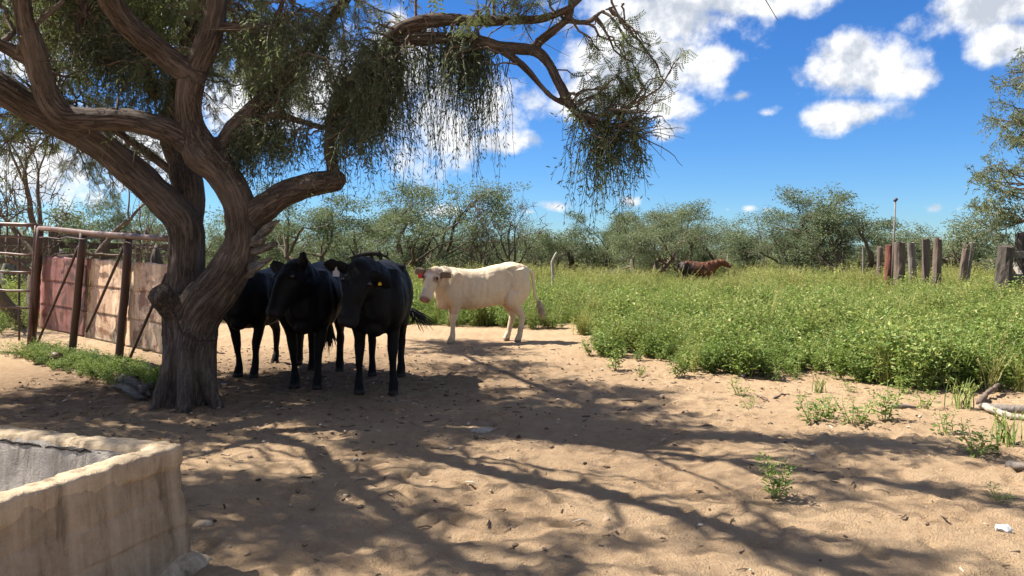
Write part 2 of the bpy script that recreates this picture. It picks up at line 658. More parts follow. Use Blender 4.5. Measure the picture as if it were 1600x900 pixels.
gx = seq(-2500, -4.8, 5.2, 2500, .028)
gy = seq(-2500, 2.4, 9.5, 3500, .028)
XX, YY = np.meshgrid(gx, gy)
GP = np.stack([XX.ravel(), YY.ravel()], -1)
GZ = gz(GP[:, 0], GP[:, 1])
near = (np.abs(GP[:, 0]) < 9) & (GP[:, 1] < 16) & (GP[:, 1] > 1)
P3 = np.concatenate([GP, np.zeros((len(GP), 1))], 1)
d = np.zeros(len(GP))
d[near] = 0.006 * fbm(P3[near] * 2.6, 2, 11) + 0.010 * fbm(P3[near] * 8, 2, 21) + 0.008 * fbm(P3[near] * 19, 2, 27)
# churned hoof prints
hp = rng.uniform([-4.8, 2.6], [5.4, 10.2], (1500, 2))
nx, ny = len(gx), len(gy)
dd = d.reshape(ny, nx)
for (hx, hy) in hp:
    i0, i1 = np.searchsorted(gx, [hx - .16, hx + .16])
    j0, j1 = np.searchsorted(gy, [hy - .16, hy + .16])
    if i1 <= i0 or j1 <= j0:
        continue
    an = rng.uniform(0, 6.3)
    X = gx[i0:i1][None, :] - hx
    Y = gy[j0:j1][:, None] - hy
    u = X * math.cos(an) + Y * math.sin(an)
    v = -X * math.sin(an) + Y * math.cos(an)
    q = np.sqrt((u / rng.uniform(.045, .085)) ** 2 + (v / rng.uniform(.035, .06)) ** 2)
    k = rng.uniform(.3, 1.0) * .034
    dd[j0:j1, i0:i1] += k * (-np.exp(-q ** 2) * 1.0 + 0.45 * np.exp(-(q - 1.35) ** 2 * 5))
GZ = GZ + dd.ravel()
ii = (np.arange(ny - 1)[:, None] * nx + np.arange(nx - 1)[None, :]).ravel()
gme = mesh_np('ground', np.column_stack([GP, GZ]), [np.stack([ii, ii + 1, ii + nx + 1, ii + nx], -1)])
sd = sdist(GP)
green = np.clip((sd - .1) / 1.2, 0, 1)
tx, ty = gp(295, 632)[:2]
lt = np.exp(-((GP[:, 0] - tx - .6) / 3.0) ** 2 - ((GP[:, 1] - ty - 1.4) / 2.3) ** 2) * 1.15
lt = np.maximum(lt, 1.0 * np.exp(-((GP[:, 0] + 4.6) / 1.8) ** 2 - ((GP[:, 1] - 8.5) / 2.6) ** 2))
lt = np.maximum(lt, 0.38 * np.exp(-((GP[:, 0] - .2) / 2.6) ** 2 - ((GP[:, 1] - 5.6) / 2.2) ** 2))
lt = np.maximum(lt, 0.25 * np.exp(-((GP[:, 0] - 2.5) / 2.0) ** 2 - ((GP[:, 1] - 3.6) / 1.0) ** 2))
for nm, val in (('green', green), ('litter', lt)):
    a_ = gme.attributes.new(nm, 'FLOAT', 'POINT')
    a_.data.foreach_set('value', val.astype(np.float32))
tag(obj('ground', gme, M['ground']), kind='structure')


# ------------------------------------------------------------------ the big mesquite
def limb_px(pts):
    """pts: (px, py, radius px, depth)"""
    P = [at(a, b, Y) for a, b, r, Y in pts]
    rr = [r * .9 * Y / FPX for a, b, r, Y in pts]
    return smooth_path(P, rr, .05)


LIMBS = {}
LIMBS['trunk'] = limb_px([(295, 665, 62, 7.40), (295, 640, 55, 7.40), (295, 618, 49, 7.40), (296, 590, 45, 7.41), (297, 550, 42, 7.42), (297, 515, 43, 7.43), (297, 485, 44, 7.45)])
LIMBS['s1'] = limb_px([(291, 520, 42, 7.43), (287, 480, 36, 7.46), (289, 440, 30, 7.5), (291, 400, 29, 7.52), (289, 355, 29, 7.52), (272, 328, 28, 7.5), (242, 300, 26, 7.46),
                       (200, 262, 26, 7.4), (150, 222, 26, 7.3), (95, 192, 27, 7.2), (45, 166, 25, 7.1), (0, 138, 24, 7.0), (-70, 95, 21, 7.1), (-150, 50, 18, 7.4), (-250, 0, 14, 7.8)])
LIMBS['s1b'] = limb_px([(292, 390, 22, 7.58), (296, 340, 24, 7.66), (296, 295, 26, 7.75), (286, 262, 24, 7.86), (272, 225, 20, 8.0), (268, 180, 16, 8.15), (285, 120, 14, 8.3), (300, 40, 12, 8.5), (330, -60, 9, 8.8)])
LIMBS['s2'] = limb_px([(302, 520, 38, 7.42), (316, 480, 40, 7.36), (340, 450, 37, 7.30), (360, 422, 34, 7.26), (374, 394, 31, 7.24), (379, 368, 29, 7.22), (377, 335, 28, 7.18), (366, 300, 27, 7.14), (346, 268, 28, 7.12),
                       (318, 240, 33, 7.1), (302, 205, 24, 7.08), (294, 165, 22, 7.04), (297, 132, 23, 7.0), (312, 92, 20, 7.0), (328, 55, 19, 7.0), (338, 15, 17, 7.0), (342, -40, 15, 7.0),
                       (370, -110, 12, 6.9), (430, -200, 8, 6.7)])
LIMBS['s2a'] = limb_px([(372, 375, 26, 7.26), (392, 342, 26, 7.22), (415, 322, 23, 7.15), (445, 303, 21, 7.08), (478, 291, 20, 7.0), (508, 283, 20, 6.95), (528, 279, 18, 6.92), (537, 276, 9, 6.9)])
LIMBS['shoot'] = limb_px([(522, 290, 12, 6.94), (520, 265, 12, 6.94), (517, 235, 11, 6.95), (518, 205, 11, 6.96), (522, 175, 10, 6.95), (536, 140, 10, 6.92), (560, 115, 11, 6.9), (588, 96, 12, 6.86),
                          (606, 72, 13, 6.84), (625, 48, 13, 6.8), (650, 36, 12, 6.76), (697, 30, 11, 6.7), (745, 33, 10, 6.65), (800, 32, 8, 6.6), (850, 28, 7, 6.5), (895, 8, 5, 6.4), (930, -30, 3.5, 6.3)])
LIMBS['right'] = limb_px([(606, 76, 11, 6.84), (640, 63, 11, 6.8), (690, 60, 10, 6.74), (740, 62, 10, 6.7), (775, 72, 10, 6.66), (810, 76, 10, 6.62), (838, 80, 9.5, 6.6), (858, 100, 8.5, 6.56), (872, 128, 8, 6.53),
                          (886, 155, 7.5, 6.5), (904, 178, 7, 6.48), (930, 194, 6, 6.45), (948, 204, 4.5, 6.43), (975, 190, 2.5, 6.4), (1000, 185, 1.6, 6.38)])
LIMBS['right_low'] = limb_px([(778, 74, 6.5, 6.66), (798, 88, 6.2, 6.6), (822, 108, 5.8, 6.57), (846, 136, 5.2, 6.54), (866, 155, 4.8, 6.52), (890, 165, 4, 6.5)])
LIMBS['right_up'] = limb_px([(832, 78, 8, 6.62), (846, 62, 7.5, 6.58), (868, 45, 7, 6.52), (888, 28, 6.5, 6.48), (893, 5, 6, 6.45), (890, -30, 5, 6.4), (905, -80, 3, 6.3)])
LIMBS['right_stub'] = limb_px([(886, 32, 5, 6.48), (905, 35, 4.5, 6.46), (924, 32, 4, 6.44), (940, 18, 2, 6.42), (975, 5, 1.2, 6.4)])
LIMBS['left_cross'] = limb_px([(315, 240, 25, 7.1), (282, 214, 22, 7.05), (240, 197, 20, 7.0), (190, 186, 19, 6.95), (140, 186, 19, 6.92), (102, 182, 20, 6.9), (78, 155, 21, 6.86), (64, 118, 20, 6.8),
                               (50, 70, 18, 6.7), (38, 25, 15, 6.6), (30, -25, 14, 6.5)])
LIMBS['left_twig_limb'] = limb_px([(48, 95, 11, 6.75), (25, 83, 11, 6.7), (0, 70, 10, 6.6), (-60, 40, 8, 6.4), (-140, 0, 5, 6.2)])
LIMBS['dark_up'] = limb_px([(335, 250, 17, 7.15), (352, 220, 17, 7.2), (382, 188, 17, 7.25), (412, 158, 16, 7.3), (440, 130, 14, 7.35), (468, 95, 12, 7.4), (500, 50, 10, 7.4), (540, 0, 8, 7.35), (590, -60, 5, 7.3)])
LIMBS['mid_branch'] = limb_px([(395, 195, 8, 7.25), (430, 180, 7, 7.2), (470, 190, 5, 7.15), (505, 200, 5, 7.0)])
LIMBS['side_arm'] = limb_px([(335, 45, 9, 7.0), (360, 42, 7, 6.95), (395, 43, 6, 6.9), (425, 40, 5, 6.85), (434, 22, 4, 6.8), (450, -20, 3, 6.75)])
LIMBS['thin_back'] = limb_px([(285, 280, 8, 7.9), (255, 258, 7, 8.0), (215, 228, 7, 8.1), (180, 205, 6, 8.2), (130, 190, 5, 8.3), (90, 150, 4, 8.5)])
LIMBS['knot'] = limb_px([(138, 10, 10, 7.6), (128, 40, 10, 7.6), (130, 62, 11, 7.55), (142, 85, 10, 7.5), (158, 102, 5, 7.5)])
LIMBS['knot_top'] = limb_px([(138, 12, 9, 7.6), (120, -20, 8, 7.65), (110, -60, 6, 7.7)])


def limb_w(pts):
    return smooth_path([p[:3] for p in pts], [p[3] for p in pts], .07)


pf = LIMBS['s2'][0][np.argmin(np.abs(LIMBS['s2'][0][:, 2] - 3.05))]
LIMBS['toward'] = limb_w([(pf[0], pf[1], pf[2] - .05, .115), (-3.10, 6.86, 3.22, .105), (-3.32, 6.5, 3.52, .10), (-3.1, 6.1, 4.0, .095), (-2.93, 5.75, 4.8, .085), (-2.8, 5.3, 5.5, .07), (-2.95, 4.95, 6.1, .05), (-2.8, 4.5, 6.6, .025)])
ll = LIMBS['left_cross'][0][-1]
LIMBS['left_high'] = limb_w([(ll[0], ll[1], ll[2], .076), (-4.2, 6.0, 4.2, .07), (-4.25, 5.6, 4.8, .06), (-4.4, 5.1, 5.6, .05), (-4.3, 4.6, 6.3, .03)])
LIMBS['left_high_b'] = limb_w([(-4.22, 5.9, 4.3, .05), (-4.7, 5.5, 5.0, .04), (-5.2, 5.2, 5.6, .025)])
ur = LIMBS['s2'][0][-1]
LIMBS['crown_right'] = limb_w([(-2.66, 7.0, 3.9, .07), (-2.2, 6.6, 4.7, .06), (-1.6, 6.1, 5.4, .05), (-1.0, 5.7, 5.9, .03)])
LIMBS['crown_back'] = limb_w([(-2.66, 7.05, 4.0, .065), (-2.9, 7.8, 4.9, .055), (-3.3, 8.6, 5.6, .04), (-3.4, 9.4, 6.1, .02)])
LIMBS['crown_rear'] = limb_w([(-3.3, 8.6, 5.55, .05), (-3.9, 10.4, 5.4, .045), (-4.2, 11.8, 5.0, .035), (-4.2, 13.2, 4.5, .02)])
LIMBS['top_twig'] = limb_w([(-1.0, 5.7, 5.9, .02), (.2, 5.2, 4.9, .014), (1.0, 4.8, 3.9, .008), (1.28, 4.65, 3.2, .005)])
sl_ = LIMBS['s1'][0][-1]
LIMBS['crown_far_left'] = limb_w([(sl_[0], sl_[1], sl_[2], .085), (-7.2, 8.2, 4.5, .07), (-7.8, 8.6, 5.0, .05), (-8.5, 9.0, 5.3, .02)])
LIMBS['crown_far_left_b'] = limb_w([(-6.7, 7.9, 4.15, .06), (-6.9, 7.0, 4.7, .045), (-7.1, 6.2, 5.0, .02)])
LIMBS['crown_left_back'] = limb_w([(-3.75, 8.2, 3.1, .07), (-4.3, 8.9, 3.8, .06), (-4.9, 9.5, 4.3, .045), (-5.5, 10.0, 4.6, .02)])

tree_root = gp(295, 632)
big = empty('mesquite_tree', (tree_root.x, tree_root.y, 0))
tag(big, 'huge gnarled mesquite with forked leaning trunks and drooping foliage shading black cattle', 'tree')
O = np.array([tree_root.x, tree_root.y, 0.0])


def bark_attr(me, co, segs_a, segs_ax):
    """coordinates squeezed along the local limb direction, for bark grain"""
    out = np.empty_like(co)
    for s in range(0, len(co), 8000):
        c = co[s:s + 8000]
        dist = np.linalg.norm(c[:, None, :] - segs_a[None, :, :], axis=2)
        wt = 1.0 / (dist ** 4 + 1e-6)
        T = np.einsum('ij,jkl->ikl', wt, segs_ax) / wt.sum(1)[:, None, None]
        out[s:s + 8000] = c - 0.92 * np.einsum('ikl,il->ik', T, c)
    a = me.attributes.new('bark', 'FLOAT_VECTOR', 'POINT')
    a.data.foreach_set('vector', out.astype(np.float32).ravel())
    return out


def limb_coords(me, co, segs):
    """bark coordinates: offset across the nearest limb and a short step along it"""
    out = np.empty_like(co)
    A = np.concatenate([q[0] for q in segs])
    Rr = np.concatenate([q[1] for q in segs])
    T = np.concatenate([q[2] for q in segs])
    N = np.concatenate([q[3] for q in segs])
    Bn = np.concatenate([q[4] for q in segs])
    S = np.concatenate([q[5] for q in segs])
    K = np.concatenate([np.full(len(q[0]), i * 3.7) for i, q in enumerate(segs)])
    for st in range(0, len(co), 6000):
        c = co[st:st + 6000]
        d2 = (c ** 2).sum(1)[:, None] - 2 * c @ A.T + (A ** 2).sum(1)[None]
        j = np.argmin(np.sqrt(np.maximum(d2, 0)) - Rr[None], axis=1)
        of = c - A[j]
        along = (of * T[j]).sum(1)
        out[st:st + 6000] = np.stack([(of * N[j]).sum(1) + K[j], (of * Bn[j]).sum(1), (S[j] + along) * .085], -1)
    a = me.attributes.new('bark', 'FLOAT_VECTOR', 'POINT')
    a.data.foreach_set('vector', out.astype(np.float32).ravel())
    return out


def woody(name, keys, parent, size, mat, iters=2, amp=.012, extra=(), flare=None):
    Vs, Qs, Ts, n = [], [], [], 0
    segs = []
    for k in keys:
        P, r = LIMBS[k]
        P = P - O
        V, Q, T = tube(P, r, 16, .08, len(Vs))
        Vs.append(V)
        Qs.append(Q + n)
        Ts.append(T + n)
        n += len(V)
        tt, nn_, bb = frames(P)
        ln = np.concatenate([[0], np.cumsum(np.linalg.norm(np.diff(P, axis=0), axis=1))])
        segs.append((P, r, tt, nn_, bb, ln))
    for V, Q, T in extra:
        Vs.append(V)
        Qs.append(np.asarray(Q) + n)
        Ts.append(np.asarray(T) + n)
        n += len(V)
    me, co = voxel(np.concatenate(Vs), np.concatenate(Qs), np.concatenate(Ts), size, iters, name)
    bk = limb_coords(me, co, segs)
    nn = normals(me)
    rg = 1 - np.abs(fbm(bk * 15, 3, 5))
    dsp = amp * (rg * 1.2 - .7) + amp * .9 * fbm(co * 5, 3, 9)
    co = co + nn * dsp[:, None]
    set_co(me, co)
    return obj(name, me, mat, parent)


# flared root buttresses
roots = []
for k, (an, ln) in enumerate([(-2.6, .30), (-1.3, .24), (-.2, .30), (1.7, .3), (2.9, .34)]):
    P = [(math.cos(an) * .07, math.sin(an) * .07, .85), (math.cos(an) * .17, math.sin(an) * .17, .32), (math.cos(an) * .25, math.sin(an) * .25, .08),
         (math.cos(an) * (.26 + ln * .4), math.sin(an) * (.26 + ln * .4), -.16)]
    roots.append(tube(*smooth_path(P, [.05, .075, .07, .05], .05), 12))
# sawn stub low on the left
stub = (np.array(at(283, 497, 7.35)), np.array(at(262, 475, 7.22)), np.array(at(246, 455, 7.12)))
roots.append(tube(*smooth_path([p - O for p in stub], [.12, .115, .105], .05), 14))
BIGTRUNK = woody('trunk', ['trunk', 's1', 's1b', 's2', 's2a', 'left_cross', 'dark_up', 'toward'], big, .015, M['bark'], 2, .009, roots)
woody('limb', ['shoot', 'right', 'right_low', 'right_up', 'right_stub'], big, .013, M['bark'], 1, .006)
woody('limb', ['left_high', 'left_high_b', 'left_twig_limb', 'crown_far_left', 'crown_far_left_b'], big, .016, M['bark'], 1, .006)
woody('limb', ['crown_right', 'crown_back', 'crown_rear', 'top_twig', 'side_arm', 'mid_branch'], big, .014, M['bark'], 1, .005)
woody('limb', ['crown_left_back', 'thin_back', 'knot', 'knot_top'], big, .014, M['bark'], 1, .005)

# splintered snag on the right stem
snag = MB()
for (p0, p1, wd, th) in [((386, 386), (435, 345), .10, .05), ((383, 390), (420, 356), .08, .045), ((388, 394), (436, 379), .085, .05), ((390, 419), (426, 402), .08, .05), ((384, 432), (414, 412), .07, .04), ((392, 380), (412, 372), .12, .06)]:
    a, b = np.array(at(*p0, 7.22)) - O, np.array(at(*p1, 7.0)) - O
    ts = np.linspace(0, 1, 7)
    P = a + (b - a) * ts[:, None] + rng.normal(0, .008, (7, 3))
    V, Q, T = tube(P, wd / 2 * np.array([1, 1, .95, .85, .75, .55, .2]), 8, .35, int(p1[0]))
    ax = nrm(b - a)
    snag.add(V, Q, T)
me = snag.mesh('broken_snag', False)
co = np.concatenate(snag.V)
bark_attr(me, co, (np.array(at(400, 390, 7.1)) - O)[None], (nrm(np.array([.5, -.2, .6]))[:, None] * nrm(np.array([.5, -.2, .6]))[None])[None])
obj('broken_snag', me, M['dead_wood'], BIGTRUNK)

# ---- twigs and foliage of the big tree
ALLP = np.concatenate([P for P, r in LIMBS.values()])
ALLR = np.concatenate([r for P, r in LIMBS.values()])
THIN = ALLR < .13


def twig_path(a, b, n=9, wig=.05, sag=0.0):
    a, b = np.asarray(a, float), np.asarray(b, float)
    t = np.linspace(0, 1, n)[:, None]
    L = np.linalg.norm(b - a)
    k = rng.normal(0, 1, (n, 3)).cumsum(0)
    k -= k[:1] + (k[-1:] - k[:1]) * t
    P = a + (b - a) * t + k * wig * L / math.sqrt(n)
    P[:, 2] -= sag * L * (t[:, 0] ** 2)
    return P


def strand(stem, leaf, p, L, lean, dens=26, lw=.0085, ll=.042, spread=.75, tb=.5):
    """one hanging spray: a thin drooping stem with narrow leaflets"""
    n = 8
    t = np.linspace(0, 1, n)
    drift = rng.normal(0, .05, 3) * L
    P = p + lean[None, :] * (np.sqrt(t) * L * .75)[:, None] + np.outer(t ** 1.3, np.array([0, 0, -1.0])) * L + np.outer(t * t, drift)
    P += rng.normal(0, .016, (n, 3)).cumsum(0) * np.array([1, 1, .3]) * (L / .6) ** .5 * t[:, None] ** .5
    V, Q, T = tube(P, np.linspace(.0035, .0016, n), 3, cap=False)
    leaf.add(V, Q, None, .35)
    k = max(4, int(dens * L))
    s = rng.uniform(.06, 1, k) * (n - 1)
    i = np.minimum(s.astype(int), n - 2)
    B = P[i] + (P[i + 1] - P[i]) * (s - i)[:, None]
    pr = nrm(rng.normal(0, 1, (k, 3)) * np.array([1, 1, .5]))
    B = B + pr * rng.uniform(0, 1, (k, 1)) ** 1.5 * .055
    D = nrm(P[i + 1] - P[i]) * .8 + nrm(pr + rng.normal(0, .5, (k, 3))) * spread
    leaves(leaf, B, D, rng.normal(0, 1, (k, 3)), rng.uniform(.6, 1.25, k) * ll, lw * rng.uniform(.8, 1.3, k), np.clip(rng.normal(tb, .2, k), 0, 1))


def spray(stem, leaf, p, d, L, tb=.5, ll=.07, lw=.017, k=9, m=7):
    """an open mesquite twig with feathery leaves"""
    n = 6
    t = np.linspace(0, 1, n)
    P = p + np.outer(t * L, d) + np.outer(t * t * L * .35, [0, 0, -1.0]) + rng.normal(0, .015, (n, 3)) * t[:, None]
    V, Q, T = tube(P, np.linspace(.005, .0018, n), 3, cap=False)
    stem.add(V, Q, None, .3)
    s = rng.uniform(.15, 1, k) * (n - 1)
    i = np.minimum(s.astype(int), n - 2)
    B = P[i] + (P[i + 1] - P[i]) * (s - i)[:, None]
    D0 = nrm(nrm(P[i + 1] - P[i]) * .5 + nrm(rng.normal(0, 1, (k, 3))) + np.array([0, 0, -.55]))
    side = nrm(np.cross(D0, rng.normal(0, 1, (k, 3))))
    # each leaf: two rows of narrow leaflets on a rachis
    f = np.repeat((np.arange(m) + .5) / m, 2)
    sg = np.tile([-1.0, 1.0], m)
    base = (B[:, None] + D0[:, None] * (ll * 1.5 * f)[None, :, None]).reshape(-1, 3)
    dr = (D0[:, None] * .55 + side[:, None] * sg[None, :, None]).reshape(-1, 3)
    nr = np.repeat(np.cross(D0, side), 2 * m, 0)
    leaves(leaf, base, dr, nr, ll * .36 * 7 / m, lw * .55 * 7 / m, np.repeat(np.clip(rng.normal(tb, .16, k), 0, 1), 2 * m))


class Clump:
    def __init__(self, name='foliage_clump', mat='strand_leaf'):
        self.name, self.mat = name, mat
        self.stem, self.leaf = MB(), MB()

    def done(self):
        if self.leaf.n:
            a = self.leaf.build(self.name, M[self.mat], big, False)
            a['kind'] = 'stuff'
            a.matrix_parent_inverse = Matrix.Translation(-big.location)
        if self.stem.n:
            b = self.stem.build('twigs', M['twig'], big)
            b['kind'] = 'stuff'
            b.matrix_parent_inverse = Matrix.Translation(-big.location)


def hang(cl, px, py, rx, ry, Y, dY, ntw, per, L, dens=26, tb=.45, ll=.05, lw=.011, spread=.95, lean=.42):
    """branchlets from the nearest limb into a region, hung with strands"""
    c = np.array(at(px, py, Y))
    for k in range(ntw):
        a = rng.uniform(0, 6.28)
        q = math.sqrt(rng.uniform(0, 1))
        e = np.array(at(px + math.cos(a) * q * rx, py + math.sin(a) * q * ry, Y + rng.uniform(-dY, dY)))
        dist = np.linalg.norm(ALLP[THIN] - e, axis=1) + .35 * np.maximum(e[2] - ALLP[THIN][:, 2] - .8, 0)
        jn = np.argsort(dist)[:12]
        s = ALLP[THIN][rng.choice(jn)]
        P = twig_path(s, e, 10, .13)
        Lp = np.linalg.norm(e - s)
        V, Q, T = tube(P, np.linspace(min(.010 + .006 * Lp, .02), .004, 10), 5, cap=False)
        cl.stem.add(V, Q, None, .4)
        for j in range(per):
            f = rng.uniform(max(.25, 1 - .9 / max(Lp, .3)), 1) * 9
            i = min(int(f), 8)
            p = P[i] + (P[i + 1] - P[i]) * (f - i)
            strand(cl.stem, cl.leaf, p, rng.uniform(*L) * rng.choice([.45, .7, 1.0]), rng.normal(0, lean, 3), dens, lw, ll, spread, tb)


def leafy(cl, c, rad, ntw, per, tb=.5, L=(.25, .5), ll=.07, lw=.017, k=9, m=7):
    c = np.asarray(c, float)
    for _ in range(ntw):
        e = c + nrm(rng.normal(0, 1, 3)) * np.array(rad) * rng.uniform(.2, 1) ** .5
        dist = np.linalg.norm(ALLP[THIN] - e, axis=1)
        s = ALLP[THIN][rng.choice(np.argsort(dist)[:14])]
        P = twig_path(s, e, 9, .14)
        Lp = np.linalg.norm(e - s)
        V, Q, T = tube(P, np.linspace(min(.009 + .008 * Lp, .025), .004, 9), 5, cap=False)
        cl.stem.add(V, Q, None, .4)
        for j in range(per):
            f = rng.uniform(max(.3, 1 - .8 / max(Lp, .3)), 1) * 8
            i = min(int(f), 7)
            p = P[i] + (P[i + 1] - P[i]) * (f - i)
            spray(cl.stem, cl.leaf, p, nrm(nrm(P[i + 1] - P[i]) + rng.normal(0, .7, 3)), rng.uniform(*L), tb, ll, lw, k, m)


# curtains seen in the picture, from left to right
cl = Clump()
hang(cl, 30, 30, 60, 40, 7.4, .6, 14, 6, (.25, .6), 44)
hang(cl, 100, 60, 60, 50, 8.0, .5, 14, 6, (.25, .6), 44)
cl.done()
cl = Clump()
hang(cl, 200, 70, 50, 55, 7.7, .5, 22, 8, (.3, .65), 50, .4)
hang(cl, 235, 110, 40, 50, 7.7, .4, 20, 8, (.3, .65), 50, .35)
hang(cl, 160, 40, 40, 40, 7.6, .4, 10, 7, (.25, .6), 44, .45)
cl.done()
cl = Clump()
hang(cl, 410, 60, 60, 55, 7.1, .5, 18, 7, (.25, .55), 44, .55)
hang(cl, 430, 130, 45, 40, 7.2, .4, 14, 7, (.25, .5), 44, .65)
hang(cl, 400, 205, 46, 22, 7.3, .3, 26, 9, (.25, .5), 50, .8)
hang(cl, 440, 225, 40, 22, 7.25, .3, 18, 8, (.2, .4), 46, .7)
hang(cl, 380, 230, 22, 20, 7.35, .2, 10, 8, (.25, .45), 46, .4)
cl.done()
cl = Clump()
hang(cl, 490, 70, 60, 60, 6.95, .5, 24, 8, (.25, .55), 46, .5)
hang(cl, 560, 90, 55, 60, 6.9, .5, 28, 9, (.3, .6), 50, .4)
hang(cl, 580, 145, 45, 45, 6.9, .4, 26, 9, (.25, .55), 50, .35)
hang(cl, 610, 150, 40, 45, 6.8, .3, 20, 8, (.3, .6), 44, .4)
hang(cl, 560, 185, 50, 30, 6.9, .35, 24, 8, (.25, .55), 46, .35)
hang(cl, 640, 40, 60, 40, 6.8, .4, 10, 6, (.2, .45), 40, .5)
cl.done()
cl = Clump()
hang(cl, 722, 68, 26, 20, 6.68, .15, 15, 9, (.3, .62), 50, .6, .05, .011, .8, .25)
hang(cl, 725, 84, 50, 16, 6.68, .25, 26, 5, (.6, 1.2), 26, .4, .045, .008, .6, .12)
hang(cl, 670, 90, 45, 22, 6.72, .25, 20, 5, (.6, 1.15), 24, .4, .045, .008, .6, .12)
cl.done()
cl = Clump('foliage_clump', 'mesquite_leaf')
hang(cl, 958, 185, 64, 42, 6.4, .35, 14, 9, (.25, .5), 36, .5, .055, .011, 1.0, .5)
hang(cl, 940, 222, 30, 24, 6.4, .2, 9, 8, (.4, .85), 32, .45, .052, .010, .8, .2)
hang(cl, 985, 240, 26, 22, 6.38, .2, 7, 9, (.2, .4), 36, .5, .052, .010, .9, .4)
hang(cl, 1005, 195, 36, 30, 6.35, .25, 9, 7, (.18, .35), 34, .6, .055, .011)
cl.done()
cl = Clump('foliage_clump', 'mesquite_leaf')
for (px, py, rp, n) in [(1000, 110, .22, 6), (960, 95, .2, 4), (1010, 60, .2, 3), (1040, 110, .15, 3), (960, 150, .2, 6), (780, 10, .3, 7), (860, -10, .3, 5)]:
    leafy(cl, at(px, py, 6.4), (rp, .2, rp), n, 3, .6, (.15, .3))
leafy(cl, at(1150, -6, 4.6), (.05, .05, .06), 1, 2, .5, (.1, .18))
cl.done()
# light upper crown seen through the limbs
cl = Clump('foliage_clump', 'mesquite_leaf')
for (px, py, Y, rad, n) in [(120, 140, 8.6, .8, 26), (60, 60, 8.4, .7, 18), (380, 20, 7.9, .6, 18), (440, 70, 8.0, .6, 14), (340, 120, 8.3, .5, 14), (560, 20, 7.5, .6, 12), (180, 250, 8.8, .5, 16), (20, 220, 8.2, .5, 12)]:
    leafy(cl, at(px, py, Y), (rad, rad * .8, rad * .7), n, 4, .75)
cl.done()
# bare thin dead twigs
dead = MB()
for k in range(150):
    j = rng.integers(len(ALLP))
    if ALLR[j] > .12 or ALLP[j][2] < 2.1:
        continue
    p = ALLP[j]
    e = p + nrm(rng.normal(0, 1, 3) * np.array([1, .7, .9])) * rng.uniform(.2, .7)
    P = twig_path(p, e, 7, .2)
    V, Q, T = tube(P, np.linspace(.007, .002, 7), 4, cap=False)
    dead.add(V, Q)
    for q in range(2):
        i = rng.integers(2, 6)
        P2 = twig_path(P[i], P[i] + rng.normal(0, .14, 3), 5, .2)
        V, Q, T = tube(P2, np.linspace(.004, .0015, 5), 3, cap=False)
        dead.add(V, Q)
# twigs fanning out at the right end
for k in range(16):
    s = np.array(at(rng.uniform(940, 1000), rng.uniform(175, 215), 6.4))
    e = np.array(at(rng.uniform(1020, 1070), rng.uniform(120, 260), 6.4 + rng.uniform(-.3, .3)))
    P = twig_path(s, e, 9, .1, .1)
    V, Q, T = tube(P, np.linspace(.006, .0018, 9), 4, cap=False)
    dead.add(V, Q)
t = dead.build('dead_twigs', M['twig'], big)
t['kind'] = 'stuff'
t.matrix_parent_inverse = Matrix.Translation(-big.location)
# the crown above and around the frame, which throws the dappled shade
cl = Clump('crown', 'mesquite_leaf')
for (c, rad, n) in [((-2.9, 5.2, 5.8), (.9, .9, .6), 4), ((-2.8, 4.6, 6.5), (.8, .7, .5), 3), ((-4.3, 5.2, 5.5), (.9, .9, .6), 6), ((-4.4, 4.6, 6.2), (.8, .8, .5), 4),
                    ((-5.3, 5.4, 5.4), (.8, .8, .5), 16), ((-1.5, 6.1, 5.4), (.8, .7, .5), 4), ((-.9, 5.6, 5.8), (.7, .6, .5), 2), ((-2.4, 6.6, 5.0), (.8, .6, .6), 3),
                    ((-3.0, 8.0, 5.2), (.9, .9, .6), 18), ((-3.4, 9.2, 5.8), (.9, .9, .6), 22), ((-4.6, 9.2, 4.3), (1.0, .9, .7), 40), ((-5.4, 9.8, 4.7), (.9, .8, .6), 34),
                    ((-4.0, 8.2, 4.6), (.9, .8, .6), 36), ((-5.2, 8.2, 4.6), (.9, .8, .6), 30), ((-5.8, 6.6, 4.4), (.8, .8, .6), 16), ((-.4, 6.4, 4.2), (.6, .5, .3), 2), ((.2, 6.3, 4.1), (.5, .5, .3), 1),
                    ((-4.5, 7.4, 5.4), (.9, .8, .6), 22), ((-7.0, 8.4, 4.8), (1.0, 1.0, .6), 28), ((-8.2, 8.8, 5.2), (1.0, 1.0, .6), 34), ((-7.0, 6.6, 5.0), (.9, .9, .6), 28), ((-7.6, 7.4, 5.2), (.9, .8, .6), 16), ((-6.4, 9.6, 4.6), (1.0, 1.0, .6), 24), ((-6.0, 5.6, 5.2), (.8, .8, .5), 16),
                    ((-4.0, 12.3, 4.7), (.8, .7, .5), 20), ((-3.9, 13.3, 4.4), (.7, .6, .4), 14), ((-4.0, 10.8, 5.2), (.7, .7, .5), 12)]:
    leafy(cl, c, rad, n, 6, .5, (.3, .6), .10, .022, 8, 4)
cl.done()
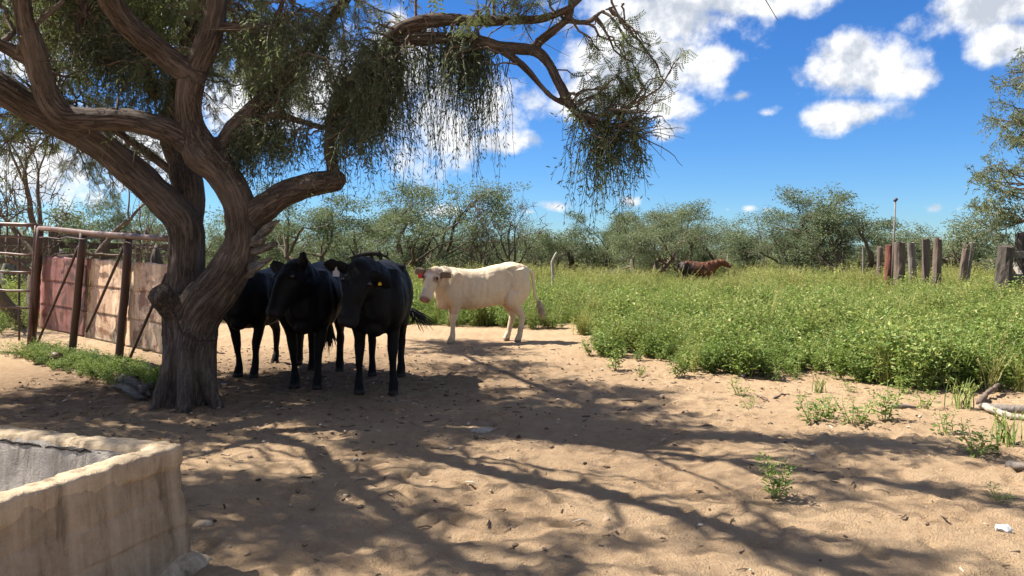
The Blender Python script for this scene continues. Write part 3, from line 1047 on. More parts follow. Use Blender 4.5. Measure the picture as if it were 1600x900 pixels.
# thin bare branches of the upper crown
ub = MB()
for nm, cnt in (('toward', 34), ('left_high', 26), ('left_high_b', 14), ('crown_right', 26), ('left_twig_limb', 10), ('crown_far_left_b', 12), ('crown_back', 12)):
    P0, r0 = LIMBS[nm]
    for q in range(cnt):
        i = rng.integers(len(P0) // 5, len(P0))
        tdir = nrm(P0[min(i + 1, len(P0) - 1)] - P0[max(i - 1, 0)])
        d = nrm(tdir * .7 + rng.normal(0, .8, 3) + np.array([0, 0, .15]))
        L = rng.uniform(.5, 1.5)
        P = twig_path(P0[i], P0[i] + d * L, 9, .16)
        if P[:, 2].min() < 3.75 and P[:, 1].max() > 5:
            P[:, 2] = np.maximum(P[:, 2], P0[i][2] - .1)
        rr = np.linspace(min(r0[i] * .6, .034), .008, 9)
        ub.add(*tube(P, rr, 5, cap=False)[:2])
        for k in range(5):
            j = rng.integers(2, 9)
            d2 = nrm(d + rng.normal(0, .8, 3))
            P2 = twig_path(P[j], P[j] + d2 * rng.uniform(.25, .7), 6, .16)
            ub.add(*tube(P2, np.linspace(.010, .003, 6), 4, cap=False)[:2])
t = ub.build('upper_branches', M['twig'], big)
t['kind'] = 'stuff'
t.matrix_parent_inverse = Matrix.Translation(-big.location)

# ------------------------------------------------------------------ pale dead roots beside the trunk
dr = MB()
for (p0, p1, p2, r) in [((182, 600), (205, 608), (240, 620), .05), ((190, 606), (215, 616), (236, 624), .045), ((180, 610), (200, 622), (225, 628), .04), ((214, 626), (232, 618), (250, 606), .035), ((186, 598), (196, 602), (206, 612), .03)]:
    a, b, c = [np.array(gp(*q)) + np.array([0, 0, z]) for q, z in ((p0, .05), (p1, .09), (p2, .03))]
    P, rr = smooth_path([a, b, c], [r * .6, r, r * .5], .04)
    P = P + rng.normal(0, .006, P.shape)
    V, Q, T = tube(P, rr, 8, .4, int(p0[0]))
    dr.add(V, Q, T)
me = dr.mesh('dead_root')
co = np.concatenate(dr.V)
bark_attr(me, co, co[:1], (np.outer([.9, -.4, 0], [.9, -.4, 0]))[None])
tag(obj('dead_root', me, M['dead_wood']), 'pale weathered root wood lying left of the big mesquite trunk', 'root')

# ------------------------------------------------------------------ concrete water trough
def concrete(name, a, b, c_, grey=0.0):
    m, t, out = mat_base(name)
    p = t.add('ShaderNodeNewGeometry').outputs['Position']
    n1 = t.noise(p, 3.2, 6, .62)
    n2 = t.noise(p, 24, 6, .65)
    n3 = t.noise(p, 120, 4, .6)
    st = t.noise(t.add('ShaderNodeMapping', {'Vector': p, 'Scale': (13, 13, .9)}).outputs[0], 1.0, 4, .6, .3)
    c = t.ramp(t.math('ADD', t.math('MULTIPLY', n1, .6), t.math('MULTIPLY', n2, .4)), [(.32, a), (.5, b), (.68, c_)])
    c = t.mix(t.math('MULTIPLY', t.rampf(st, [(.50, 0), (.66, 1)]), .45), c, [x * 1.3 for x in c_])
    c = t.mix(t.math('MULTIPLY', t.rampf(st, [(.34, 1), (.46, 0)]), .75), c, [x * .55 for x in a])
    c = t.mix(t.math('MULTIPLY', t.rampf(n3, [(.62, 0), (.72, 1)]), .4), c, [x * .45 for x in a])
    h = t.math('ADD', t.math('MULTIPLY', n2, .7), t.math('MULTIPLY', n3, .45))
    principled(t, out, c, .93, .12, h, .75, .018)
    return m


M['trough_wall'] = concrete('stained_brown_concrete', (.185, .135, .085), (.285, .215, .142), (.37, .29, .20))
M['trough_rim'] = concrete('worn_pale_concrete', (.27, .20, .128), (.38, .29, .19), (.46, .365, .25))
M['trough_inside'] = concrete('grey_rough_plaster', (.20, .175, .15), (.31, .275, .235), (.40, .36, .31))
M['dark_hole'] = concrete('dark_hole', (.02, .015, .012), (.03, .025, .02), (.04, .03, .025))
HT = .56
K = gp(318, 692, HT)               # the near right top corner
dA = Vector((-.355, -.935, 0)).normalized()      # along the long side, towards the camera
dB = Vector((-.935, .355, 0)).normalized()       # along the far end
tr = empty('water_trough', (K.x, K.y, 0))
tag(tr, 'old concrete cattle water trough with cracked rounded rim at lower left', 'trough')
LA, LB, TH = 3.6, 2.4, .27


def loc(a, b, z):
    return np.array([dA.x * a + dB.x * b, dA.y * a + dB.y * b, z])


def wall_strip(mb, prof, path, nseg, amp, seed):
    """sweep a vertical profile [(offset inward, z)] along a path of (a, b, inward a, inward b)"""
    pts = []
    for s in np.linspace(0, 1, nseg):
        x = s * (len(path) - 1)
        i = min(int(x), len(path) - 2)
        q = np.array(path[i]) + (np.array(path[i + 1]) - np.array(path[i])) * (x - i)
        pts.append([loc(q[0] + q[2] * o, q[1] + q[3] * o, z) for o, z in prof])
    V = np.array(pts)
    n, m = V.shape[:2]
    V = V.reshape(-1, 3)
    if amp:
        V = V + np.stack([fbm(V * 4.5, 4, seed), fbm(V * 4.5, 4, seed + 3), .8 * fbm(V * 4, 4, seed + 6)], -1) * amp
    i = np.arange(n - 1)[:, None] * m
    j = np.arange(m - 1)[None, :]
    Q = np.stack([i + j, i + j + 1, i + m + j + 1, i + m + j], -1).reshape(-1, 4)
    mb.add(V, Q)


# outline of the outer face with a rounded corner; inward directions alongside
path = []
for s in np.linspace(LA, .22, 30):
    path.append((s, 0, 0, 1))
for an in np.linspace(0, math.pi / 2, 10)[1:-1]:
    path.append((.10 - .10 * math.sin(an) + .12 * (1 - math.sin(an)) * 0, .10 - .10 * math.cos(an), math.sin(an), math.cos(an)))
for s in np.linspace(.12, LB, 22):
    path.append((0, s, 1, 0))
zz = sorted(list(np.linspace(-.12, HT - .055, 24)) + [.165, .178, .19, .202, .215, .335, .348, .36, .372, .385])
wl = MB()
# slight batter and the shallow joint lines of the blocks
prof = [(.015 + .05 * z / HT + (.006 if min(abs(z - .19), abs(z - .36)) < .005 else (.003 if min(abs(z - .19), abs(z - .36)) < .0125 else 0)), z) for z in zz]
wall_strip(wl, prof, path, 150, .007, 5)
WALL = wl.build('wall', M['trough_wall'], tr)
rm = MB()
prof = [(.074, HT - .105), (.056, HT - .098), (.051, HT - .08), (.050, HT - .05), (.051, HT - .025), (.055, HT - .010), (.064, HT - .002), (.09, HT), (.12, HT + .001), (.15, HT), (.168, HT - .006), (.178, HT - .02), (.182, HT - .035)]
wall_strip(rm, prof, path, 300, .009, 9)
V_r = rm.V[0]
rm.V[0] = V_r + np.stack([fbm(V_r * 26, 3, 71), fbm(V_r * 26, 3, 73), fbm(V_r * 26, 3, 75)], -1) * .006
rm.build('rim', M['trough_rim'], tr)
ins = MB()
prof = [(.172, HT - .022), (.182, HT - .04), (.19, HT - .06)] + [(.195 + .12 * (HT - .08 - z), z) for z in np.linspace(HT - .08, .02, 16)]
wall_strip(ins, prof, path, 150, .009, 31)
INNER = ins.build('inner_wall', M['trough_inside'], tr)
fl = MB()
fl.add([loc(.25, .25, .05), loc(LA, .25, .05), loc(LA, LB, .05), loc(.25, LB, .05)], [[0, 1, 2, 3]])
fl.build('trough_floor', M['trough_inside'], tr)
# crack along the inner lip
ck = MB()
zs = HT - .045 + rng.normal(0, .0035, 70)
ck.add(*tube([loc(.184, .26 + k * .03, zs[k]) for k in range(70)], .006 + .002 * rng.uniform(-1, 1, 70), 6))
ck.build('crack', M['dark_hole'], INNER)
hl = MB()
q = np.array(gp(180, 893)) - np.array(tr.location)
hl.add(*tube([loc(.60, -.012, .045), loc(.60, .05, .045)], .045, 14, .15))
hl.build('drain_hole', M['dark_hole'], WALL)


def rock(name, loc_, s, mat, seed, rz=0.0, flat=1.0, lump=.35):
    bm = bmesh.new()
    bmesh.ops.create_icosphere(bm, subdivisions=4, radius=1)
    me = bpy.data.meshes.new(name)
    bm.to_mesh(me)
    bm.free()
    co = np.array([v.co for v in me.vertices])
    k = 1 + lump * fbm(co * 1.3, 4, seed)
    co = co * k[:, None]
    co[:, 2] = np.where(co[:, 2] < -.35, -.35 + (co[:, 2] + .35) * .2, co[:, 2])
    co = co * np.array(s)
    set_co(me, co)
    me.polygons.foreach_set('use_smooth', np.full(len(me.polygons), True))
    o = obj(name, me, mat)
    o.location = loc_
    o.rotation_euler = (0, 0, rz)
    return o


q = gp(300, 893)
tag(rock('concrete_chunk', (q.x - .06, q.y + .02, -.035), (.09, .2, .10), M['trough_rim'], 4, math.atan2(dA.y, dA.x) + 1.57, 1, .13), 'broken lump of concrete at the foot of the trough corner', 'rubble')
q = gp(318, 822)
tag(rock('stone', (q.x, q.y, .0), (.05, .045, .03), M['trough_rim'], 15, 0, 1, .15), 'fist sized pale stone beside the trough', 'stone')
M['boulder'] = concrete('grey_boulder', (.08, .068, .055), (.14, .12, .10), (.2, .18, .155))
q = at(90, 404, 22.0)
tag(rock('boulder', (q.x, q.y, .45), (.36, .35, 1.05), M['boulder'], 8, 0, 1, .13), 'pale grey boulder behind the maroon sheet panel', 'boulder')
q = at(22, 410, 22.0)
tag(rock('boulder', (q.x, q.y, .42), (.38, .35, .95), M['boulder'], 18, 0, 1, .13), 'grey boulder seen through the pipe gate rails', 'boulder')
q = at(246, 414, 11.5)
tag(rock('boulder', (q.x, q.y, .35), (.2, .25, 1.0), M['burnt'], 28, 0, 1, .2), 'dark rounded lump behind the sun-toned sheets beside the trunk', 'boulder')

# ------------------------------------------------------------------ sheet-metal panel with pipe frame
LFT = (-7.02, 11.35)          # foot of the left post
RGT = (-3.80, 8.55)           # right end, behind the trunk


def pan(px, py, off=0.0):
    """the point of the panel's vertical plane seen at a pixel; off pushes it behind the plane"""
    dx, dy = RGT[0] - LFT[0], RGT[1] - LFT[1]
    n = Vector((-dy, dx, 0)).normalized()
    n = n if n.y > 0 else -n
    d = rayd(px, py)
    p0 = Vector((LFT[0], LFT[1], 0)) + n * off
    o = Vector((0, 0, CAM_H))
    t = (p0 - o).dot(n) / d.dot(n)
    return o + d * t


pn = empty('sheet_panel', (LFT[0], LFT[1], 0))
tag(pn, 'leaning rusty pipe frame panel clad with metal sheets coloured as shaded maroon and sunlit tan', 'panel')
PO = np.array(pn.location)


def pipe(name, a, b, r, mat, parent, O_, wig=0.0, n=8, sides=12):
    P = twig_path(np.array(a) - O_, np.array(b) - O_, n, wig)
    m = MB()
    m.add(*tube(P, r, sides))
    return m.build(name, M[mat], parent)


pipe('top_rail', pan(61, 357), pan(286, 374), .036, 'rail', pn, PO, .004)
for (t_, b_) in (((63, 357), (50, 548)), ((131, 364), (112, 560)), ((201, 370), (184, 585)), ((284, 374), (268, 606))):
    pipe('post', pan(*t_), pan(*b_), .048, 'pipe', pn, PO, .004)
pipe('foot_pipe', pan(48, 547, -.02), pan(92, 558, -.35), .055, 'rail', pn, PO)
for (t_, b_) in (((123, 385), (58, 538)), ((194, 386), (135, 518)), ((260, 428), (194, 580))):
    pipe('brace', pan(*t_, -.03), pan(*b_, -.03), .017, 'rod', pn, PO, .003)
pipe('tie_wire', pan(62, 371, -.06), pan(135, 374, -.06), .008, 'rod', pn, PO, .02)
pipe('tie_wire', pan(188, 376, -.06), pan(262, 392, -.06), .008, 'rod', pn, PO, .03)
# sheets: three columns by three rows
cols = [((68, 142), 'sheet_shade_maroon'), ((142, 206), 'sheet_sun_tan'), ((206, 278), 'sheet_sun_tan')]  # colour switches where the sunlit part of the panel begins


def top_y(x):
    return 400 + (x - 68) * (413 - 400) / (260 - 68)


def bot_y(x):
    return 512 + (x - 65) * (553 - 512) / (255 - 65)


for (x0, x1), mt in cols:
    for r in range(3):
        m = MB()
        nu, nv = 14, 12
        rows = []
        for side in (0, 1):
            G = []
            for j in range(nv + 1):
                f = (r + (j / nv) * 1.03 - .015) / 3
                for i in range(nu + 1):
                    x = x0 + (x1 - x0 - 1) * i / nu - (f * 9)
                    y = top_y(x) + (bot_y(x) - top_y(x)) * f
                    if j == 0:
                        y += .9 * math.sin(i * 1.1 + x0) + .5 * math.sin(i * 2.3 + r)
                    p = np.array(pan(x, y, .07 + .006 * r)) - PO
                    G.append(p)
            G = np.array(G)
            nn = np.array([-.656, -.755, 0])
            k = .014 * fbm(G * np.array([4, 4, 1.6]), 3, 40) + .007 * fbm(G * 9, 2, 60)
            G = G + nn * k[:, None]
            if side:
                G = G - nn * .004
            rows.append(G)
        V = np.concatenate(rows)
        s = (nu + 1) * (nv + 1)
        I = (np.arange(nv)[:, None] * (nu + 1) + np.arange(nu)[None]).ravel()
        Q1 = np.stack([I, I + nu + 1, I + nu + 2, I + 1], -1)
        bd = [i for i in range(nu)]
        Q2 = Q1[:, ::-1] + s
        e = []
        for i in range(nu):
            e.append([i, i + 1, s + i + 1, s + i])
            b = nv * (nu + 1) + i
            e.append([b + 1, b, s + b, s + b + 1])
        for j in range(nv):
            a = j * (nu + 1)
            e.append([a + nu + 1, a, s + a, s + a + nu + 1])
            a = a + nu
            e.append([a, a + nu + 1, s + a + nu + 1, s + a])
        m.add(V, np.concatenate([Q1, Q2, np.array(e)]))
        m.build('metal_sheet', M[mt], pn)

# pipe gate on the far left
pg = empty('pipe_gate', (LFT[0] - .3, LFT[1], 0))
tag(pg, 'open pipe gate of bent rusty rails left of the sheet panel', 'gate')
GO = np.array(pg.location)
pipe('upright', at(57, 352, 11.3), at(45, 545, 11.3), .03, 'rail', pg, GO)
pipe('upright', at(-190, 342, 11.6), at(-200, 530, 11.6), .03, 'rail', pg, GO)
for k, (y0, y1) in enumerate([(350, 352), (367, 373), (393, 399), (419, 426), (445, 455), (471, 482)]):
    pipe('rail', at(-195, y0 - 6, 11.6), at(57 - k * 1.6, y1, 11.3), .03 if k == 0 else .017, 'rail', pg, GO, 0 if k == 0 else .012, 14)
pipe('stay', at(30, 366, 11.9), at(30, 532, 11.9), .016, 'rod', pg, GO)
pipe('stay', at(-2, 352, 11.32), at(-2, 366, 11.32), .03, 'rail', pg, GO)

# wooden corral behind
cf = empty('corral_fence', (-10, 17, 0))
tag(cf, 'dark weathered plank corral fence behind the rusty panel', 'fence')
FO = np.array(cf.location)


def plank(name, a, b, h, th, mat, parent, O_):
    a, b = Vector(np.array(a) - O_), Vector(np.array(b) - O_)
    d = b - a
    L = d.length
    m = MB()
    rot = d.to_track_quat('X', 'Z').to_matrix()
    n = 8
    V = []
    for i in range(n + 1):
        for (sy, sz) in ((-1, -1), (1, -1), (1, 1), (-1, 1)):
            V.append([L * (i / n - .5), sy * th / 2, sz * h / 2 * (1 + .06 * rng.normal())])
    V = np.array(V) @ np.array(rot).T + np.array((a + b) / 2)
    Q = [[0, 3, 2, 1], [n * 4, n * 4 + 1, n * 4 + 2, n * 4 + 3]]
    for i in range(n):
        for k in range(4):
            k2 = (k + 1) % 4
            Q.append([i * 4 + k, i * 4 + k2, i * 4 + 4 + k2, i * 4 + 4 + k])
    m.add(V, Q)
    return m.build(name, M[mat], parent, False)


def wood_post(name, px, ytop, wpx, Y, mat, parent, O_, lean=0, base=None, seed=0, flat=False):
    """a post standing on the ground, its top at a pixel height"""
    t_ = np.array(at(px, ytop, Y))
    r = wpx * Y / FPX / 2
    b = np.array([t_[0] - lean, Y, gzs(t_[0], Y) - .15])
    n = 9
    P = b + (t_ - b) * np.linspace(0, 1, n)[:, None]
    V, Q, T = tube(P - O_, np.linspace(r * 1.06, r * .94, n), 8 if flat else 12, .10, seed)
    if flat:
        a = np.arange(8) * math.pi / 4
    k = fbm(V * np.array([9, 9, 1.2]), 3, seed) * r * .16
    V[:, :2] += k[:, None]
    top = V[:, 2] > V[:, 2].max() - .02
    V[top, 2] += rng.normal(0, .015, top.sum())
    m = MB()
    m.add(V, Q, T)
    return m.build(name, M[mat], parent, False)


for k, (x, y, wp) in enumerate([(-60, 358, 17), (84, 356, 15), (163, 361, 14), (216, 360, 9), (230, 358, 8), (300, 362, 10)]):
    wood_post('post', x, y, wp, 16.5, 'dark_wood', cf, FO, 0, None, k)
for (x0, y0, x1, y1, h) in [(-160, 374, 95, 378, .17), (-160, 388, 90, 392, .20), (90, 368, 300, 374, .10), (92, 383, 302, 387, .13), (92, 398, 300, 401, .10), (-160, 405, 80, 408, .12)]:
    plank('plank', at(x0, y0, 16.75), at(x1, y1, 16.7), h, .05, 'grey_wood' if h < .12 else 'dark_wood', cf, FO)

# ------------------------------------------------------------------ posts on the right
TIES = [(1375, 386, 9, 27, 'tie', 'thin dark wooden post left of the red rusty one'), (1389, 383, 11, 25.5, 'rust_red', 'red rusty steel post beside the tall thin pole'),
        (1406, 379, 16, 25, 'tie', 'broad dark tie post just right of the tall thin pole'), (1423, 379, 11, 26, 'grey_wood', 'grey leaning wooden post between two dark tie posts'),
        (1447, 374, 12, 25, 'tie', 'brown upright tie post, left one of the tall pair'), (1465, 373, 13, 24, 'tie', 'dark tall tie post, right one of the tall pair'),
        (1511, 381, 11, 26, 'tie', 'dark post leaning against another, the left of the two'), (1519, 379, 9, 26.4, 'grey_wood', 'greyer tilted post of the leaning double, nearest the charred stump'),
        (1349, 386, 4, 32, 'grey_wood', 'thin grey crooked post left of the tie posts'), (1317, 392, 2.6, 38, 'tie', 'slim dark stake below the round tall mesquite')]
for k, (x, y, wp, Y, mt, lb) in enumerate(TIES):
    p = at(x, y, Y)
    r = empty('fence_post', (p.x, Y, gzs(p.x, Y)))
    o = wood_post('fence_post', x, y, wp, Y, mt, None, np.array([p.x, Y, 0.0]), [0, .02, .0, -.18, -.05, 0, .22, .26, -.05, 0][k], None, 70 + k)
    bpy.data.objects.remove(r)
    o.location = (p.x, Y, 0)
    tag(o, lb, 'post', 'old posts standing in the weeds on the right')
m = MB()
a, b = np.array(at(1393, 440, 25.2)), np.array(at(1399, 313, 25.2))
b0 = a.copy()
b0[2] = -.2
m.add(*tube([b0 - b0, (b - b0) * .5, b - b0], [.035, .03, .026], 8))
o = empty('tall_pole', b0)
tag(o, 'tall thin grey pole with a small cap rising above the posts', 'pole')
m.build('pole', M['grey_pole'], o)
m = MB()
m.add(*tube([b - b0 + np.array([-.03, 0, -.03]), b - b0 + np.array([.05, 0, .05])], .05, 8))
m.build('cap', M['rod'], o)

SP = [(1164, 394, 3, 44, 'thin pale stake right of the red cow, first of the row'), (1187, 389, 3.4, 44, 'tall white stake right of the red cow'), (1209, 393, 2.6, 46, 'leaning pale stake between two white stakes'),
      (1261, 389, 3, 46, 'white stake left of the round tall mesquite'), (1290, 394, 2.6, 46, 'short grey stake under the round tall mesquite'), (1138, 396, 2.4, 46, 'tiny pale stake just beyond the red cow head'),
      (536, 391, 4, 30, 'pale leaning stake left of the fallen dark limb')]
for k, (x, y, wp, Y, lb) in enumerate(SP):
    p = at(x, y, Y)
    o = wood_post('fence_stake', x, y, wp, Y, 'pale_stick', None, np.array([p.x, Y, 0.0]), [.25, 0, -.3, -.05, -.15, .2, -.3][k], None, 90 + k)
    o.location = (p.x, Y, 0)
    tag(o, lb, 'stake', 'far fence stakes')
m = MB()
P, rr = smooth_path([np.array(at(864, 470, 24)), np.array(at(864, 425, 24)), np.array(at(863, 410, 24)), np.array(at(868, 398, 24)), np.array(at(870, 394, 24))], [.05, .05, .045, .04, .025], .1)
b0 = P[0] * np.array([1, 1, 0])
m.add(*tube(P - b0, rr, 8, .2, 3))
o = m.build('crooked_stick', M['pale_stick'])
o.location = b0
tag(o, 'bleached crooked stick standing in weeds right of the cream cow', 'stick')

# charred corner posts at the right edge
cp = empty('charred_fence', (at(1575, 400, 18).x, 18, 0))
tag(cp, 'charred old corner posts with planks at the right edge', 'fence')
QO = np.array(cp.location)
wood_post('post', 1573, 385, 24, 18, 'burnt', cp, QO, .12, None, 11)
wood_post('post', 1597, 364, 20, 18.5, 'burnt', cp, QO, 0, None, 12)
wood_post('post', 1640, 372, 20, 18.2, 'burnt', cp, QO, 0, None, 13)
plank('plank', at(1580, 398, 18.1), at(1760, 396, 17.2), .16, .06, 'grey_wood', cp, QO)
plank('plank', at(1578, 434, 18.1), at(1760, 448, 17.2), .20, .06, 'grey_wood', cp, QO)
plank('plank', at(1584, 412, 18.3), at(1604, 446, 17.9), .10, .05, 'pale_stick', cp, QO)

# ------------------------------------------------------------------ cattle
def coat_mat(name, rough=.6, spec=.3, sheen=0.0):
    m, t, out = mat_base(name)
    c = t.add('ShaderNodeAttribute', attribute_name='coat').outputs['Color']
    p = t.add('ShaderNodeTexCoord').outputs['Object']
    n = t.noise(t.add('ShaderNodeMapping', {'Vector': p, 'Scale': (60, 90, 38)}).outputs[0], 1.0, 4, .6, .4)
    n2 = t.noise(p, 7, 4, .6)
    dk = t.add('ShaderNodeMix', data_type='RGBA', blend_type='MULTIPLY')
    f = t.math('ADD', t.math('MULTIPLY', n, .30), t.math('ADD', t.math('MULTIPLY', n2, .22), .74))
    t.l.new(c, dk.inputs[6])
    cc = t.add('ShaderNodeCombineColor', {0: f, 1: f, 2: f}).outputs[0]
    t.l.new(cc, dk.inputs[7])
    dk.inputs[0].default_value = 1.0
    principled(t, out, dk.outputs[2], rough, spec, t.math('ADD', n, t.math('MULTIPLY', n2, .5)), .35, .008, **({'Sheen Weight': sheen} if sheen else {}))
    return m


M['coat_black'] = coat_mat('black_coat', .6, .12)
M['coat_cream'] = coat_mat('short_cream_coat', .8, .15)
M['coat_red'] = coat_mat('red_brown_coat', .6, .25)


def plain(name, col, rough=.5, spec=.4):
    m, t, out = mat_base(name)
    n = t.noise(t.add('ShaderNodeTexCoord').outputs['Object'], 40, 3)
    c = t.mix(t.math('MULTIPLY', n, .4), col, [x * .7 for x in col])
    principled(t, out, c, rough, spec)
    return m


M['eye'] = plain('dark_eye', (.006, .004, .004), .08, .6)
M['tag_white'] = plain('white_plastic_tag', (.38, .37, .37))
M['tag_yellow'] = plain('yellow_plastic_tag', (.75, .45, .03))
M['tag_red'] = plain('red_plastic_tag', (.75, .04, .035))
M['tail_black'] = plain('black_tail_hair', (.008, .007, .007), .6)
M['tail_cream'] = plain('cream_tail_hair', (.42, .33, .24), .8)
M['tail_red'] = plain('dark_red_tail_hair', (.06, .025, .015), .8)


def super_loft(st, n=24, ex=2.35):
    """stations (x, top, bottom, half width) -> closed torso"""
    st = np.array(st, float)
    # resample smoothly
    D = st
    out = []
    for i in range(len(D) - 1):
        p0, p1, p2, p3 = D[max(i - 1, 0)], D[i], D[i + 1], D[min(i + 2, len(D) - 1)]
        t = np.linspace(0, 1, 4, endpoint=False)[:, None]
        out.append(0.5 * ((2 * p1) + (-p0 + p2) * t + (2 * p0 - 5 * p1 + 4 * p2 - p3) * t ** 2 + (-p0 + 3 * p1 - 3 * p2 + p3) * t ** 3))
    out.append(D[-1:])
    S = np.concatenate(out)
    a = np.linspace(0, 2 * np.pi, n, endpoint=False)
    ca, sa = np.cos(a), np.sin(a)
    cx = np.sign(ca) * np.abs(ca) ** (2 / ex)
    sz = np.sign(sa) * np.abs(sa) ** (2 / ex)
    V = []
    for x, tp, bt, hw in S:
        zc, hh = (tp + bt) / 2, (tp - bt) / 2
        wd = hw * (1 - .10 * np.clip(sz, 0, 1))       # a little narrower above
        V.append(np.stack([np.full(n, x), cx * wd, zc + sz * hh], -1))
    m = len(V)
    V = np.concatenate(V)
    i = np.arange(m - 1)[:, None] * n
    j = np.arange(n)[None]
    j2 = (j + 1) % n
    Q = np.stack([i + j, i + n + j, i + n + j2, i + j2], -1).reshape(-1, 4)
    c0 = V[:n].mean(0)
    c1 = V[-n:].mean(0)
    V = np.concatenate([V, [c0, c1]])
    jj = np.arange(n)
    T = np.concatenate([np.stack([np.full(n, m * n), jj, (jj + 1) % n], -1), np.stack([np.full(n, m * n + 1), (m - 1) * n + (jj + 1) % n, (m - 1) * n + jj], -1)])
    return V, Q, T


def oval_sweep(P, w_, h_, up, n=16):
    """closed sweep with separate side and up radii"""
    P = np.asarray(P, float)
    w_, h_ = np.asarray(w_, float), np.asarray(h_, float)
    k = np.linspace(0, len(P) - 1, (len(P) - 1) * 4 + 1)
    idx = np.arange(len(P))
    D, _ = smooth_like(np.column_stack([P, w_, h_]), 4)
    P, w_, h_ = D[:, :3], D[:, 3], D[:, 4]
    T = nrm(np.gradient(P, axis=0))
    up = np.asarray(up, float)
    S = nrm(np.cross(T, up))
    Uv = np.cross(S, T)
    a = np.linspace(0, 2 * np.pi, n, endpoint=False)
    V = P[:, None] + S[:, None] * (np.cos(a)[None] * w_[:, None])[..., None] + Uv[:, None] * (np.sin(a)[None] * h_[:, None])[..., None]
    m = len(P)
    V = np.concatenate([V.reshape(-1, 3), P[:1], P[-1:]])
    i = np.arange(m - 1)[:, None] * n
    j = np.arange(n)[None]
    j2 = (j + 1) % n
    Q = np.stack([i + j, i + j2, i + n + j2, i + n + j], -1).reshape(-1, 4)
    jj = np.arange(n)
    Tt = np.concatenate([np.stack([np.full(n, m * n), (jj + 1) % n, jj], -1), np.stack([np.full(n, m * n + 1), (m - 1) * n + jj, (m - 1) * n + (jj + 1) % n], -1)])
    return V, Q, Tt


def smooth_like(D, k):
    out = []
    for i in range(len(D) - 1):
        p0, p1, p2, p3 = D[max(i - 1, 0)], D[i], D[i + 1], D[min(i + 2, len(D) - 1)]
        t = np.linspace(0, 1, k, endpoint=False)[:, None]
        out.append(0.5 * ((2 * p1) + (-p0 + p2) * t + (2 * p0 - 5 * p1 + 4 * p2 - p3) * t ** 2 + (-p0 + 3 * p1 - 3 * p2 + p3) * t ** 3))
    out.append(D[-1:])
    return np.concatenate(out), None


def blob(c, r):
    bm = bmesh.new()
    bmesh.ops.create_icosphere(bm, subdivisions=2, radius=1)
    V = np.array([v.co for v in bm.verts]) * np.array(r) + np.array(c)
    T = np.array([[v.index for v in f.verts] for f in bm.faces])
    bm.free()
    return V, np.zeros((0, 4), int), T


